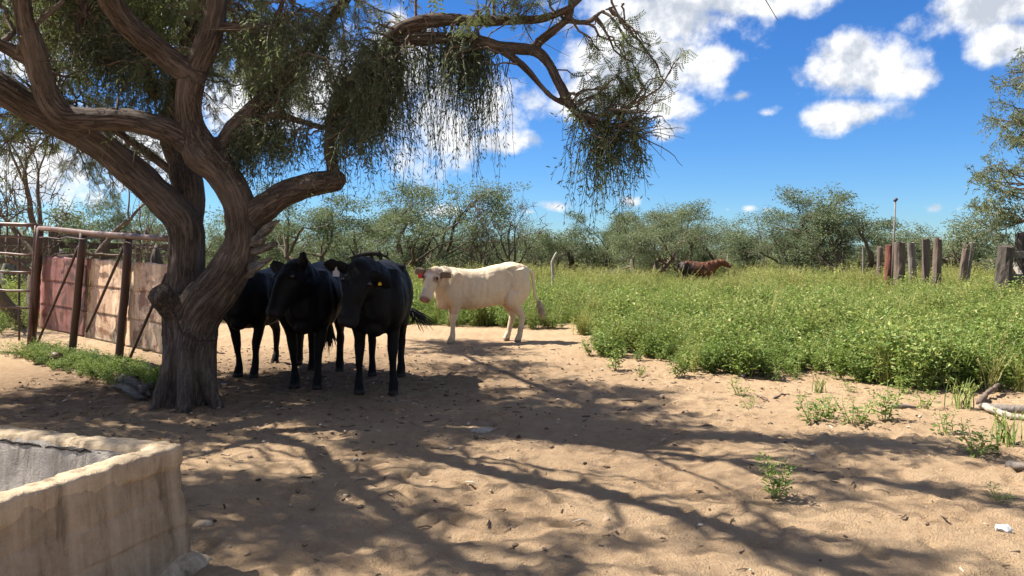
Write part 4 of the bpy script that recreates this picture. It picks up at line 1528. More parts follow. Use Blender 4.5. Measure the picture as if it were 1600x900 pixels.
def cow(label, fwd, org, scale, coat, poll, hf, hup=None, front=((0, 0), (0, 0)), hind=((0, 0), (0, 0)), tail=None, ears=None, tags=(), size=.015, fat=1.0, name='cow', rump=0.0, group='cattle in the corral and field'):
    rz = math.atan2(fwd[1], fwd[0])
    root = empty(name, (org[0], org[1], gzs(org[0], org[1]) - .005), rz)
    root.scale = (scale,) * 3
    tag(root, label, 'cow', group)
    Vs, Qs, Ts, n = [], [], [], 0

    def put(s):
        nonlocal n
        V, Q, T = s
        Vs.append(V)
        Qs.append(np.asarray(Q).reshape(-1, 4) + n)
        Ts.append(np.asarray(T).reshape(-1, 3) + n)
        n += len(V)
    f = fat
    r = rump
    put(super_loft([(-.84, 1.16 + r, .96, .05), (-.80, 1.22 + r, .84, .14 * f), (-.70, 1.265 + r, .74, .21 * f), (-.55, 1.285 + r, .68, .25 * f), (-.38, 1.28 + r * .8, .64, .265 * f), (-.15, 1.25 + r * .4, .595, .285 * f), (.1, 1.235, .57, .295 * f),
                    (.32, 1.245, .565, .265 * f), (.48, 1.26, .575, .225 * f), (.60, 1.235, .60, .195 * f), (.70, 1.16, .66, .155 * f), (.77, 1.06, .75, .09)]))
    put(blob((-.50, .165 * f, 1.195 + r), (.09, .065, .05)))
    put(blob((-.50, -.165 * f, 1.195 + r), (.09, .065, .05)))
    put(blob((.62, 0, .66), (.13, .09, .10)))            # brisket
    # shoulders and thighs as muscle
    for s in (1, -1):
        put(oval_sweep([(.40, s * .13, 1.16), (.50, s * .17 * f, .98), (.50, s * .185 * f, .80), (.44, s * .17, .66)], [.10, .10, .095, .07], [.10, .15, .15, .10], (1, 0, 0)))
        put(oval_sweep([(-.58, s * .13, 1.16 + r), (-.62, s * .17 * f, 1.0), (-.60, s * .185 * f, .84), (-.56, s * .18, .68)], [.10, .12, .105, .07], [.15, .21, .20, .13], (1, 0, 0)))
    # legs
    for k, s in enumerate((1, -1)):
        dx, dy = front[k]
        put(oval_sweep([(.47, s * .165, .80), (.45, s * .165, .66), (.455 + dx * .35, s * .155 + dy * .3, .50), (.47 + dx * .6, s * .15 + dy * .6, .395), (.465 + dx * .8, s * .148 + dy * .8, .27), (.465 + dx * .95, s * .147 + dy, .16),
                        (.475 + dx, s * .147 + dy, .115), (.495 + dx, s * .147 + dy, .06), (.51 + dx, s * .147 + dy, .0)],
                       [.085, .070, .052, .050, .036, .036, .045, .048, .056], [.13, .092, .062, .056, .042, .041, .049, .056, .068], (1, 0, 0)))
        dx, dy = hind[k]
        put(oval_sweep([(-.56, s * .175, .82), (-.53, s * .18, .70), (-.585 + dx * .3, s * .175 + dy * .3, .58), (-.665 + dx * .5, s * .168 + dy * .5, .475), (-.68 + dx * .65, s * .165 + dy * .7, .39), (-.67 + dx * .8, s * .163 + dy * .85, .26),
                        (-.66 + dx * .95, s * .162 + dy, .16), (-.65 + dx, s * .162 + dy, .115), (-.63 + dx, s * .162 + dy, .06), (-.615 + dx, s * .162 + dy, .0)],
                       [.10, .088, .062, .048, .046, .038, .038, .046, .050, .058], [.19, .155, .095, .068, .058, .046, .044, .052, .058, .068], (1, 0, 0)))
    # neck
    poll = np.array(poll, float)
    hf = nrm(np.array(hf, float))
    hu = np.array(hup if hup is not None else (0, 0, 1), float)
    hu = nrm(hu - hf * np.dot(hu, hf))
    hs = np.cross(hu, hf)          # the animal's left
    nb = poll - hf * .02 - hu * .06
    mid = (np.array((.58, 0, 1.0)) * .5 + nb * .5) + np.array((.02, 0, .0))
    q1 = np.array((.56, 0, 1.03)) * .75 + nb * .25
    put(oval_sweep([(.40, 0, 1.0), q1, mid, nb * .8 + mid * .2, nb + hf * .06], [.20, .175, .15, .13, .11], [.25, .23, .20, .16, .12], (0, 0, 1)))
    put(oval_sweep([(.66, 0, .78), q1 - np.array((-.06, 0, .17)), mid - np.array((0, 0, .15)), nb - hu * .10 + hf * .08], [.10, .085, .07, .06], [.10, .10, .09, .07], (0, 0, 1)))
    # head
    hd = [(-.07, -.045, .055, .055), (-.03, -.02, .095, .085), (.03, -.015, .112, .105), (.10, -.02, .118, .118), (.17, -.025, .112, .125), (.25, -.032, .090, .115), (.33, -.035, .076, .095), (.40, -.035, .078, .080), (.45, -.035, .083, .075), (.49, -.04, .074, .064), (.515, -.045, .05, .042)]
    hd = [(a * 1.06, b * 1.1, c * 1.16, d * 1.14) for a, b, c, d in hd]
    put(oval_sweep([poll + hf * a + hu * b for a, b, c, d in hd], [c for a, b, c, d in hd], [d for a, b, c, d in hd], hu, 18))
    for s in (1, -1):
        put(blob(poll + hf * .135 + hs * s * .10 + hu * .062, (.037, .037, .037)))
        put(blob(poll + hf * .15 + hs * s * .05 - hu * .115, (.06, .05, .05)))      # jaw angle
    # ears
    tips = []
    ears = ears or [(1.0, -.05, -.05), (1.0, -.05, -.05)]
    for s, (es, eu, ef) in zip((1, -1), ears):
        d_ = nrm(hs * s * es + hu * eu + hf * ef)
        b0 = poll + hf * .02 + hs * s * .105 + hu * .005
        pl = nrm(np.cross(d_, hf))        # ear blade stands across the face direction
        put(oval_sweep([b0 - d_ * .02, b0 + d_ * .05, b0 + d_ * .125, b0 + d_ * .19, b0 + d_ * .235], [.032, .060, .075, .056, .016], [.028, .019, .016, .014, .010], nrm(hf + hu), 14))
        tips.append((b0, d_))
    # tail
    tl = tail or [(-.83, 0, 1.17 + r), (-.90, 0, 1.10 + r), (-.92, 0, .95), (-.91, 0, .75), (-.90, 0, .55)]
    put(oval_sweep(tl, np.linspace(.034, .018, len(tl)), np.linspace(.034, .018, len(tl)), (0, 1, .1), 10))
    me, co = voxel(np.concatenate(Vs), np.concatenate(Qs), np.concatenate(Ts), size, 5, 'body')
    nn = normals(me)
    co = co + nn * (.007 * fbm(co * 6, 3, 77) + .004 * fbm(co * np.array([22, 9, 5]), 2, 79))[:, None]
    ay = np.abs(co[:, 1])
    flank = np.clip((ay - .12) / .08, 0, 1)

    def dimple(x, z, rx, rz_, d):
        return d * np.exp(-((co[:, 0] - x) / rx) ** 2 - ((co[:, 2] - z) / rz_) ** 2) * flank
    ds = dimple(-.33, 1.06, .10, .12, -.028) + dimple(.27, .92, .05, .22, -.016) + dimple(.40, 1.08, .09, .14, .010) + dimple(-.72, .95, .08, .12, .010)
    ds += .0035 * np.sin((co[:, 0] + .12 * co[:, 2]) * 62) * flank * np.exp(-((co[:, 0] - .02) / .2) ** 2 - ((co[:, 2] - .88) / .18) ** 2)
    nk = np.exp(-((co[:, 0] - .66) / .12) ** 2)
    ds += .006 * nk * fbm(co * np.array([26, 12, 5]), 2, 83)
    co = co + nn * ds[:, None]
    set_co(me, co)
    # coat colours in the animal's own frame
    rel = co - poll
    hfw, hsw, huw = rel @ hf, rel @ hs, rel @ hu
    onhead = (np.linalg.norm(rel - np.outer(hfw, hf), axis=1) < .16) & (hfw > -.09)
    colr = np.tile(np.array(coat['base'], float), (len(co), 1))
    nz = fbm(co * 4, 3, 5)[:, None]
    if 'patch' in coat:  # shading put into the coat colour, stronger towards the rear
        k = np.clip(.5 + .8 * nz + (-.25 - co[:, :1]) * coat.get('rear', 0), 0, 1)
        colr = colr * (1 - k) + np.array(coat['patch']) * k
    if 'belly' in coat:
        k = np.clip((.72 - co[:, 2:]) * 5, 0, 1) * (np.abs(co[:, :1]) < .6) * (co[:, 2:] > .5)
        colr = colr * (1 - k * .6) + np.array(coat['belly']) * k * .6
    if 'dirt' in coat:
        k = np.clip(.25 + .9 * nz, 0, 1) * np.clip(1.25 - co[:, 2:] * 1.3, .12, .8)
        colr = colr * (1 - k) + np.array(coat['dirt']) * k
    hoof = np.clip((.055 - co[:, 2]) / .01, 0, 1)[:, None]
    if 'muzzle' in coat:
        k = (onhead * np.clip((hfw - .485) / .035, 0, 1))[:, None]
        colr = colr * (1 - k) + np.array(coat['muzzle']) * k
    if 'face' in coat:
        g = np.exp(-((hfw - .02) / .07) ** 2) + .8 * np.exp(-((hfw - .17) / .05) ** 2) * (np.abs(hsw) > .06)
        for s in (1, -1):
            g = g + 1.1 * np.exp(-(np.linalg.norm(rel - (hf * .155 + hs * s * .118 + hu * .07), axis=1) / .042) ** 2)
        k = (onhead * np.clip(g * (.95 + .6 * nz[:, 0]), 0, 1))[:, None] * .95
        colr = colr * (1 - k) + np.array(coat['face']) * k
    if 'ear' in coat:
        for (b0, d_) in tips:
            al = (co - b0) @ d_
            pr = np.linalg.norm((co - b0) - np.outer(al, d_), axis=1)
            fr = nn @ nrm(hf + hu)
            k = ((al > .02) & (al < .2) & (pr < .052) & (fr > .2)).astype(float)[:, None] * .85
            colr = colr * (1 - k) + np.array(coat['ear']) * k
    # nostrils
    for s in (1, -1):
        k = np.exp(-(np.linalg.norm(rel - (hf * .53 + hs * s * .046 - hu * .025), axis=1) / .024) ** 2)[:, None]
        colr = colr * (1 - k) + np.array((.02, .012, .01)) * k
    colr = colr * (1 - hoof) + np.array(coat.get('hoof', (.05, .04, .035))) * hoof
    a = me.color_attributes.new('coat', 'FLOAT_COLOR', 'POINT')
    a.data.foreach_set('color', np.column_stack([colr, np.ones(len(co))]).astype(np.float32).ravel())
    BODY = obj('body', me, M[coat['mat']], root)
    for s in (1, -1):
        p = poll + hf * .15 + hs * s * .120 + hu * .076
        m = MB()
        m.add(*blob(p, (.024, .024, .024)))
        m.build('eye', M['eye'], BODY)
    # tail switch: a bundle of hairs
    m = MB()
    e = np.array(tl[-1], float)
    dl = nrm(e - np.array(tl[-2], float))
    for k in range(46):
        L = rng.uniform(.14, .26)
        t = np.linspace(0, 1, 5)[:, None]
        P = e - dl * .03 + rng.normal(0, .012, 3) + dl * t * L + rng.normal(0, .045, 3) * t ** 1.2 + np.array([0, 0, -.10]) * t ** 2
        m.add(*tube(P, np.array([.006, .008, .007, .005, .0015]), 4))
    m.build('tail_switch', M[coat['tail']], root)
    for (side, mt, f_, sz) in tags:
        b0, d_ = tips[0 if side > 0 else 1]
        c = b0 + d_ * f_ + hf * .022
        upv = np.array((0, 0, 1.0))
        nrm_ = hf - upv * np.dot(hf, upv)
        nrm_ = nrm(nrm_)
        sd_ = np.cross(upv, nrm_)
        m = MB()
        shp = [(-.5, -1), (.5, -1), (.5, -.35), (.16, -.12), (.12, .25), (-.12, .25), (-.16, -.12), (-.5, -.35)]
        V = [c + sd_ * x * sz + upv * y * sz + nrm_ * z for z in (.004, -.004) for x, y in shp]
        k = len(shp)
        V = np.array(V)
        T = []
        ct = len(V)
        V = np.concatenate([V, [V[:k].mean(0), V[k:2 * k].mean(0)]])
        for i in range(k):
            j = (i + 1) % k
            T += [[ct, i, j], [ct + 1, k + j, k + i], [i, k + i, k + j], [i, k + j, j]]
        m.add(V, None, T)
        m.build('ear_tag', M[mt], root, False)
    return root


BLACK = dict(base=(.0045, .004, .004), mat='coat_black', tail='tail_black', hoof=(.03, .026, .022), muzzle=(.012, .011, .011))
CREAM = dict(base=(.61, .485, .335), dirt=(.36, .25, .15), mat='coat_cream', tail='tail_cream', belly=(.44, .29, .20), muzzle=(.27, .15, .115), face=(.25, .13, .085), ear=(.12, .075, .05), hoof=(.22, .17, .13))
RED = dict(base=(.12, .042, .018), patch=(.022, .011, .009), rear=1.6, mat='coat_red', tail='tail_red')  # patch is painted shading on the rear, base is the coat itself


def lrot(v, fwd):
    """world direction -> the animal's own frame"""
    a = -math.atan2(fwd[1], fwd[0])
    return (v[0] * math.cos(a) - v[1] * math.sin(a), v[0] * math.sin(a) + v[1] * math.cos(a), v[2])


def org_from_feet(p, fwd, s, lx=.49):
    f = Vector(fwd).normalized()
    return (p[0] - f.x * lx * s, p[1] - f.y * lx * s)


# cow A: behind the trunk, facing left towards the camera
fa = Vector((-.14, -.99)).normalized()
pA = gp(384, 590)
cow('black cow half hidden behind the mesquite trunk', fa, org_from_feet(pA, fa, 1.0), 1.0, BLACK, (.80, -.12, 1.24), lrot((-.75, -.35, -.6), fa),
    front=((.02, -.03), (-.05, .03)), fat=1.06)
# cow B: middle, facing the camera, looking left
fb = Vector((.06, -.998)).normalized()
pB = gp(478, 607)
cow('black cow with one ear pricked up, standing between trunk and tagged black cow', fb, org_from_feet(pB, fb, 1.04), 1.04, BLACK, (.80, -.02, 1.24), lrot((-.32, -.50, -.78), fb), lrot((-.35, -.55, .75), fb),
    front=((.05, -.02), (-.06, .02)), ears=[(.55, .75, -.35), (1.0, .12, -.1)], fat=1.0)
# cow C: right, facing the camera, white and yellow ear tags
fc = Vector((.07, -.997)).normalized()
pC = gp(588, 616)
cow('black cow facing camera with a white and a yellow ear tag', fc, org_from_feet(pC, fc, 1.06), 1.06, BLACK, (.80, -.10, 1.21), lrot((-.16, -.42, -.88), fc), lrot((.14, -.8, .6), fc),
    front=((.04, .02), (-.02, -.02)), hind=((.1, 0), (0, 0)), tail=[(-.83, 0, 1.17), (-.92, .03, 1.08), (-.95, .10, .90), (-.96, .16, .74), (-.97, .26, .70)],
    ears=[(1.0, -.05, .45), (1.0, .05, .0)], tags=[(-1, 'tag_white', .11, .07), (1, 'tag_yellow', .10, .032)], fat=.98)
# cream heifer
fd = Vector((-.955, -.297)).normalized()
pD = gp(706, 537)
cow('cream coloured young cow with a red ear tag standing in sunlight', fd, org_from_feet(pD, fd, .96), .96, CREAM, (.82, .12, 1.17), lrot((-.20, -.60, -.72), fd), lrot((-.05, -.7, .7), fd),
    front=((.05, .0), (-.03, .0)), hind=((.02, 0), (.12, 0)), tail=[(-.83, 0, 1.22), (-.91, 0, 1.14), (-.94, 0, .95), (-.95, 0, .80), (-1.02, .02, .66)],
    ears=[(1.0, .02, -.1), (1.0, -.02, -.1)], tags=[(-1, 'tag_red', .10, .085)], fat=.86, rump=.06, size=.014)
# red cow far out in the weeds
fe = Vector((.98, -.2)).normalized()
pE = at(1098, 430, 33.5)
cow('red brown cow with shade coloured into its hindquarters, walking in the far weeds', fe, (pE.x - .2, 33.5), .95, RED, (.98, 0, 1.28), lrot((.9, -.15, -.42), fe), size=.022, fat=1.05)

# ------------------------------------------------------------------ background trees
def grow(segs, tips, p, d, L, r, lev, maxlev, up=.25, wob=.35):
    n = 5
    P = [np.array(p, float)]
    dd = np.array(d, float)
    for i in range(n):
        dd = nrm(dd + rng.normal(0, wob * .45, 3) + np.array([0, 0, up * .12]))
        P.append(P[-1] + dd * L / n)
    P = np.array(P)
    rr = np.linspace(r, r * .55, n + 1)
    segs.append((P, rr, lev))
    if lev >= maxlev:
        tips.append(P[-1])
        tips.append(P[n // 2 + 1])
        return
    k = rng.integers(2, 4) if lev > 0 else rng.integers(3, 5)
    for q in range(k):
        i = n if q == 0 else rng.integers(2, n + 1)
        a = nrm(dd + rng.normal(0, .62, 3) + np.array([0, 0, up]))
        grow(segs, tips, P[i], a, L * rng.uniform(.58, .82), rr[i] * (.8 if q == 0 else .62), lev + 1, maxlev, up * .6, wob)


def make_tree(seed, H=4.5, stems=3, lean=.6, maxlev=3, nleaf=55, rad=.34, leafL=.085, mistle=0, bare=False, r0=.12, up=.3):
    global rng
    keep = rng
    rng = np.random.default_rng(seed)
    segs, tips = [], []
    for s in range(stems):
        a = rng.uniform(0, 6.28)
        d = nrm(np.array([math.cos(a) * lean, math.sin(a) * lean, 1.0]))
        grow(segs, tips, np.array([math.cos(a) * .12, math.sin(a) * .12, -.15]), d, H * rng.uniform(.32, .42), r0 * rng.uniform(.8, 1.2), 0, maxlev, up)
    tips += [P[-1] for P, rr, lev in segs if 1 <= lev < maxlev]
    tips = np.array(tips)
    sc = H / max(tips[:, 2].max(), .1)
    wood = MB()
    for P, rr, lev in segs:
        wood.add(*tube(P * sc, rr * min(sc, 1.2), 7 if lev < 2 else 4, .12 if lev < 2 else 0, lev, cap=False)[:2])
    if bare:
        for t_ in tips:
            for k in range(3):
                P = twig_path(t_ * sc, t_ * sc + rng.normal(0, .28, 3) + np.array([0, 0, .1]), 5, .2)
                wood.add(*tube(P, np.linspace(.014, .004, 5), 3, cap=False)[:2])
    tm = wood.mesh('trunk')
    cm = None
    if not bare or nleaf:
        lf = MB()
        tp = tips * sc
        # twiglets so that the leaves hang on wood
        k = nleaf
        cen = np.repeat(tp, k, 0)
        off = rng.normal(0, 1, cen.shape)
        off = nrm(off) * (rng.uniform(0, 1, (len(cen), 1)) ** .45) * rad * np.array([1.25, 1.25, .75])
        cs = rng.normal(.5, .15, len(tp))
        B = cen + off
        D = nrm(off) * .6 + rng.normal(0, .6, off.shape) + np.array([0, 0, -.35])
        tint = np.clip(np.repeat(cs, k) + rng.normal(0, .14, len(cen)), 0, 1)
        leaves(lf, B, D, rng.normal(0, 1, B.shape), leafL * rng.uniform(.6, 1.4, len(B)), leafL * .42 * rng.uniform(.7, 1.3, len(B)), tint)
        cm = lf.mesh('crown', False)
    rng = keep
    wd = float(np.abs(tips[:, :2] * sc).max())
    return tm, cm, H, wd


a_ = None
PROTO = [make_tree(101, 4.6, 3, .7, 4, 42, .29, .09), make_tree(102, 4.2, 4, .9, 4, 32, .28, .09), make_tree(103, 4.8, 2, .5, 4, 45, .32, .09), make_tree(104, 3.0, 6, 1.1, 3, 60, .36, .09, up=.1), make_tree(105, 4.4, 4, .8, 4, 38, .30, .09), make_tree(106, 2.4, 7, 1.3, 2, 170, .42, .10, up=.1)]
DEAD = [make_tree(201, 4.4, 3, .6, 3, 0, bare=True, r0=.10), make_tree(202, 4.2, 2, .5, 3, 5, bare=True, r0=.11)]
tmats = {}
for pr in PROTO + DEAD:
    pr[0].materials.append(M['twig'])
    if pr[1]:
        pr[1].materials.append(M['bush_leaf'])


def put_tree(name, pr, px, ytop, Y, label, cat='tree', group='trees along the far side of the field', rz=0.0, wide=1.0, sink=0.0, zbase=None):
    tm, cm, H, wd = pr
    t_ = at(px, ytop, Y)
    g = gzs(t_.x, Y)
    s = (t_.z - g) / H
    r = empty(name, (t_.x, Y, g), rz)
    r.scale = (s * wide, s * wide, s)
    tag(r, label, cat, group)
    obj('trunk', tm, None, r)
    if cm:
        obj('crown', cm, None, r)
    return r


TREES = [(0, 505, 296, 31, 'feathery mesquite with a leaning dark trunk seen just above the black cows', 0.4, 1.3),
         (4, 640, 288, 39, 'tall round mesquite above the cream cow head, darker in its middle', 1.4, 1.25),
         (1, 560, 318, 44, 'grey green mesquite between the leaning trunk tree and the tall round one', 2.4, 1.0),
         (1, 850, 342, 46, 'low dark green mesquite above the cream cow rump', .9, 1.1),
         (2, 938, 322, 46, 'mesquite directly behind the hanging foliage tip of the big tree', 3.0, 1.0),
         (0, 1005, 318, 37, 'many stemmed mesquite left of the red cow with dark spreading trunks', 2.1, 1.4),
         (4, 1075, 322, 40, 'bushy mesquite right above the red cow', 4.4, 1.2),
         (1, 1150, 340, 52, 'pale low mesquite in the gap right of the red cow', 1.0, 1.1),
         (4, 1255, 328, 43, 'rounded grey green mesquite left of the tallest far one', .2, 1.2),
         (0, 1335, 290, 39, 'tallest far mesquite, left of the thin pole', 5.1, 1.35),
         (3, 1440, 350, 42, 'low yellowish mesquite behind the pair of tall tie posts', .6, 1.4),
         (3, 1535, 336, 34, 'spreading low mesquite behind the leaning double post', 1.9, 1.35),
         (1, 345, 318, 40, 'mesquite seen between the two trunks of the big tree', 2.9, 1.0),
         (0, 200, 300, 30, 'mesquite behind the plank corral, under the big left limb', 4.0, 1.1),
         (4, 420, 330, 42, 'green mesquite just right of the splintered snag', .1, 1.0),
         (2, 720, 338, 48, 'thin mesquite behind the bare tree', 1.1, 1.0),
         (5, 690, 372, 42, 'bright green low bush behind the cream cow neck', .5, 1.2),
         (5, 590, 375, 36, 'low bush behind the fallen dark limb', 1.5, 1.2),
         (5, 905, 366, 50, 'low bush left of the many stemmed mesquite', 2.5, 1.5),
         (5, 1190, 362, 46, 'low bush behind the white stakes', 3.5, 1.4),
         (3, 120, 320, 24, 'leafy mesquite behind the maroon sheet panel', 3.3, 1.0),
         (1, -60, 290, 27, 'mesquite at the left edge behind the pipe gate', 1.3, 1.0),
         (4, 1660, 320, 40, 'mesquite at the right edge beyond the charred posts', 2.2, 1.0)]
for (k, px, yt, Y, lb, rz, wd) in TREES:
    put_tree('bush' if k == 5 else 'mesquite_tree', PROTO[k], px, yt, Y, lb, 'bush' if k == 5 else 'tree', 'trees along the far side of the field', rz, wd)
for (k, px, yt, Y, lb, rz, wd) in [(0, 737, 308, 36, 'bare dead tree with forked trunk above the cream cow back', .3, .8), (1, 797, 316, 37, 'bare leaning dead tree above the cream cow rump', 1.9, .8), (1, 1186, 335, 48, 'dead snag among trees right of the red cow', 3.1, .6), (0, 1030, 325, 41, 'dead branches sticking out above the many stemmed mesquite', 2.0, .6)]:
    put_tree('dead_tree', DEAD[k], px, yt, Y, lb, 'dead tree', 'dead trees in the far line', rz, wd)

# the near tree on the right edge and the bare one behind the corral
rt = empty('mesquite_tree', (at(1720, 400, 19.5).x, 19.5, gzs(at(1720, 400, 19.5).x, 19.5)))
tag(rt, 'large feathery mesquite reaching in from the right edge', 'tree')
RO = np.array(rt.location)
wd_, lf_ = MB(), MB()
fork = np.array(at(1705, 330, 19.5))
wd_.add(*tube(*smooth_path([RO - RO + np.array([0, 0, -.2]), (fork - RO) * .5 + np.array([.15, 0, 0]), fork - RO], [.22, .19, .16], .2), 10, .15, 4)[:2])
heads = [(1620, 300), (1640, 200), (1660, 110), (1600, 345), (1740, 150), (1760, 260)]
for (hx, hy) in heads:
    H_ = np.array(at(hx, hy, 19.5 + rng.uniform(-.8, .8)))
    P = twig_path(fork - RO, H_ - RO, 9, .10)
    wd_.add(*tube(P, np.linspace(.09, .045, 9), 7, .1, 3, cap=False)[:2])
tg = []
for _ in range(400):
    x, y = rng.uniform(1488, 1800), rng.uniform(70, 372)
    lim = np.interp(y, [70, 95, 130, 180, 240, 290, 330, 372], [1590, 1556, 1540, 1522, 1510, 1496, 1492, 1508])
    if x > lim + rng.uniform(0, 14):
        tg.append((x, y))
tg = tg[:150]
for (x, y) in tg:
    e = np.array(at(x, y, 19.5 + rng.uniform(-1.3, 1.3)))
    hx, hy = min(heads, key=lambda h: (h[0] - x) ** 2 + (h[1] - y) ** 2 + (0 if h[0] > x else 4000))
    s0 = np.array(at(hx, hy, 19.5))
    P = twig_path(s0 - RO, e - RO, 8, .14, .05)
    wd_.add(*tube(P, np.linspace(.028, .008, 8), 4, cap=False)[:2])
    for q in range(7):
        i = rng.integers(4, 8)
        d_ = nrm(rng.normal(0, 1, 3) * np.array([1, 1, .7]))
        Ls = rng.uniform(.25, .5)
        tt = np.linspace(0, 1, 26)[:, None]
        B = P[i] + d_ * tt * Ls + np.array([0, 0, -1]) * tt ** 2 * Ls * .5 + rng.normal(0, .03, (26, 3))
        wd_.add(*tube(B[::5], np.linspace(.006, .003, 6), 3, cap=False)[:2])
        leaves(lf_, B, rng.normal(0, .7, (26, 3)) + np.array([0, 0, -.5]) + d_ * .6, rng.normal(0, 1, (26, 3)), rng.uniform(.07, .14, 26), rng.uniform(.018, .032, 26), np.clip(rng.normal(.55, .2, 26), 0, 1))
wd_.build('trunk', M['twig'], rt)
c_ = lf_.build('crown', M['bush_leaf'], rt, False)
LT = make_tree(322, 5.6, 3, .75, 4, 7, .30, .09, bare=True, r0=.22)
LT[0].materials.append(M['twig'])
LT[1].materials.append(M['bush_leaf'])
put_tree('mesquite_tree', LT, 40, 90, 15.2, 'dark half bare mesquite standing behind the pipe gate', 'tree', None, 2.0, .8)

# fallen dark limb behind the right black cow
m = MB()
fl0 = np.array(at(572, 404, 27))
fl0[2] = gzs(fl0[0], 27)


def fl(px, py):
    return np.array(at(px, py, 27)) - fl0


for pts, rr in [([(546, 403), (560, 399), (580, 396), (594, 397), (602, 401), (612, 408)], [.03, .07, .09, .07, .03, .02]), ([(594, 398), (592, 391)], [.05, .03]), ([(600, 401), (606, 398), (603, 390)], [.04, .04, .02]), ([(560, 400), (552, 405), (549, 412)], [.07, .06, .04]),
                ([(566, 400), (562, 412), (560, 440)], [.09, .08, .06]), ([(578, 400), (584, 412), (588, 440)], [.1, .09, .06]), ([(594, 399), (596, 410), (600, 440)], [.07, .06, .05])]:
    P, r_ = smooth_path([fl(*q) for q in pts], rr, .15)
    m.add(*tube(P, r_, 8, .2, len(pts)))
for q in range(9):
    a0 = fl(rng.uniform(550, 606), rng.uniform(397, 402))
    P = twig_path(a0, a0 + rng.normal(0, .22, 3) + np.array([0, 0, .12]), 6, .2)
    m.add(*tube(P, np.linspace(.03, .008, 6), 5))
o = m.build('fallen_limb', M['black_wood'])
o.location = fl0
tag(o, 'dark fallen tree limb in the weeds behind the tagged black cow', 'log')

# ------------------------------------------------------------------ stuff drawn from small plant models
PC = bpy.data.collections.new('plant_models')          # never linked to the scene


def scatter(name, pts, models, idx, scl, label, cat, rotx=.12):
    """one object of uncountable plants: instances of a few models on points"""
    me = bpy.data.meshes.new(name)
    me.vertices.add(len(pts))
    me.vertices.foreach_set('co', np.asarray(pts, np.float32).ravel())
    for nm, ty, dat, key in (('idx', 'INT', np.asarray(idx, np.int32), 'value'), ('scl', 'FLOAT', np.asarray(scl, np.float32), 'value'),
                             ('rot', 'FLOAT_VECTOR', np.column_stack([rng.normal(0, rotx, len(pts)), rng.normal(0, rotx, len(pts)), rng.uniform(0, 6.28, len(pts))]).astype(np.float32).ravel(), 'vector')):
        a = me.attributes.new(nm, ty, 'POINT')
        a.data.foreach_set(key, dat)
    o = obj(name, me)
    col = bpy.data.collections.new(name + '_models')
    for k, mm in enumerate(models):
        q = bpy.data.objects.new('%s_%02d' % (name, k), mm)
        col.objects.link(q)
    g = bpy.data.node_groups.new(name, 'GeometryNodeTree')
    g.interface.new_socket('Geometry', in_out='INPUT', socket_type='NodeSocketGeometry')
    g.interface.new_socket('Geometry', in_out='OUTPUT', socket_type='NodeSocketGeometry')
    t = NT(g)
    gi, go = t.add('NodeGroupInput'), t.add('NodeGroupOutput')
    ci = t.add('GeometryNodeCollectionInfo', {'Collection': col, 'Separate Children': True, 'Reset Children': True})

    def na(nm, ty):
        return [s for s in t.add('GeometryNodeInputNamedAttribute', {'Name': nm}, data_type=ty).outputs if s.enabled and s.name == 'Attribute'][0]
    e2r = t.add('FunctionNodeEulerToRotation', {0: na('rot', 'FLOAT_VECTOR')})
    ip = t.add('GeometryNodeInstanceOnPoints', {'Points': gi.outputs[0], 'Instance': ci.outputs[0], 'Pick Instance': True, 'Instance Index': na('idx', 'INT'), 'Rotation': e2r.outputs[0]})
    t.l.new(na('scl', 'FLOAT'), ip.inputs['Scale'])
    t.l.new(ip.outputs[0], go.inputs[0])
    md = o.modifiers.new('scatter', 'NODES')
    md.node_group = g
    tag(o, label, cat, None, 'stuff')
    return o


def weed(seed, H=.55, stems=7, per=22, ll=.07, lw=.044, spread=.45, mat='weed_leaf', tb=.45):
    global rng
    keep = rng
    rng = np.random.default_rng(seed)
    lf = MB()
    for s in range(stems):
        a = rng.uniform(0, 6.28)
        n = 6
        t = np.linspace(0, 1, n)[:, None]
        h = H * rng.uniform(.65, 1.1)
        out = np.array([math.cos(a), math.sin(a), 0]) * rng.uniform(.2, 1) * spread * h
        P = np.array([math.cos(a), math.sin(a), 0]) * rng.uniform(0, .04) + out * t ** .8 + np.array([0, 0, h]) * t + rng.normal(0, .015, (n, 3)) * t
        V, Q, T = tube(P, np.linspace(.005, .002, n), 3, cap=False)
        lf.add(V, Q, None, .75)
        s_ = rng.uniform(.12, 1, per) ** .85 * (n - 1)
        i = np.minimum(s_.astype(int), n - 2)
        B = P[i] + (P[i + 1] - P[i]) * (s_ - i)[:, None]
        an = rng.uniform(0, 6.28, per)
        side = np.stack([np.cos(an), np.sin(an), np.zeros(per)], -1)
        B = B + side * rng.uniform(.01, .06, per)[:, None]
        D = side + np.stack([np.zeros(per), np.zeros(per), rng.normal(.15, .4, per)], -1)
        size = rng.uniform(.6, 1.25, per) * (1.15 - .45 * s_ / (n - 1))
        leaves(lf, B, D, np.array([0, 0, 1.0]) + rng.normal(0, .35, (per, 3)), ll * size, lw * size, np.clip(rng.normal(tb, .2, per), 0, 1))
    rng = keep
    me = lf.mesh('weed', False)
    me.materials.append(M[mat])
    return me


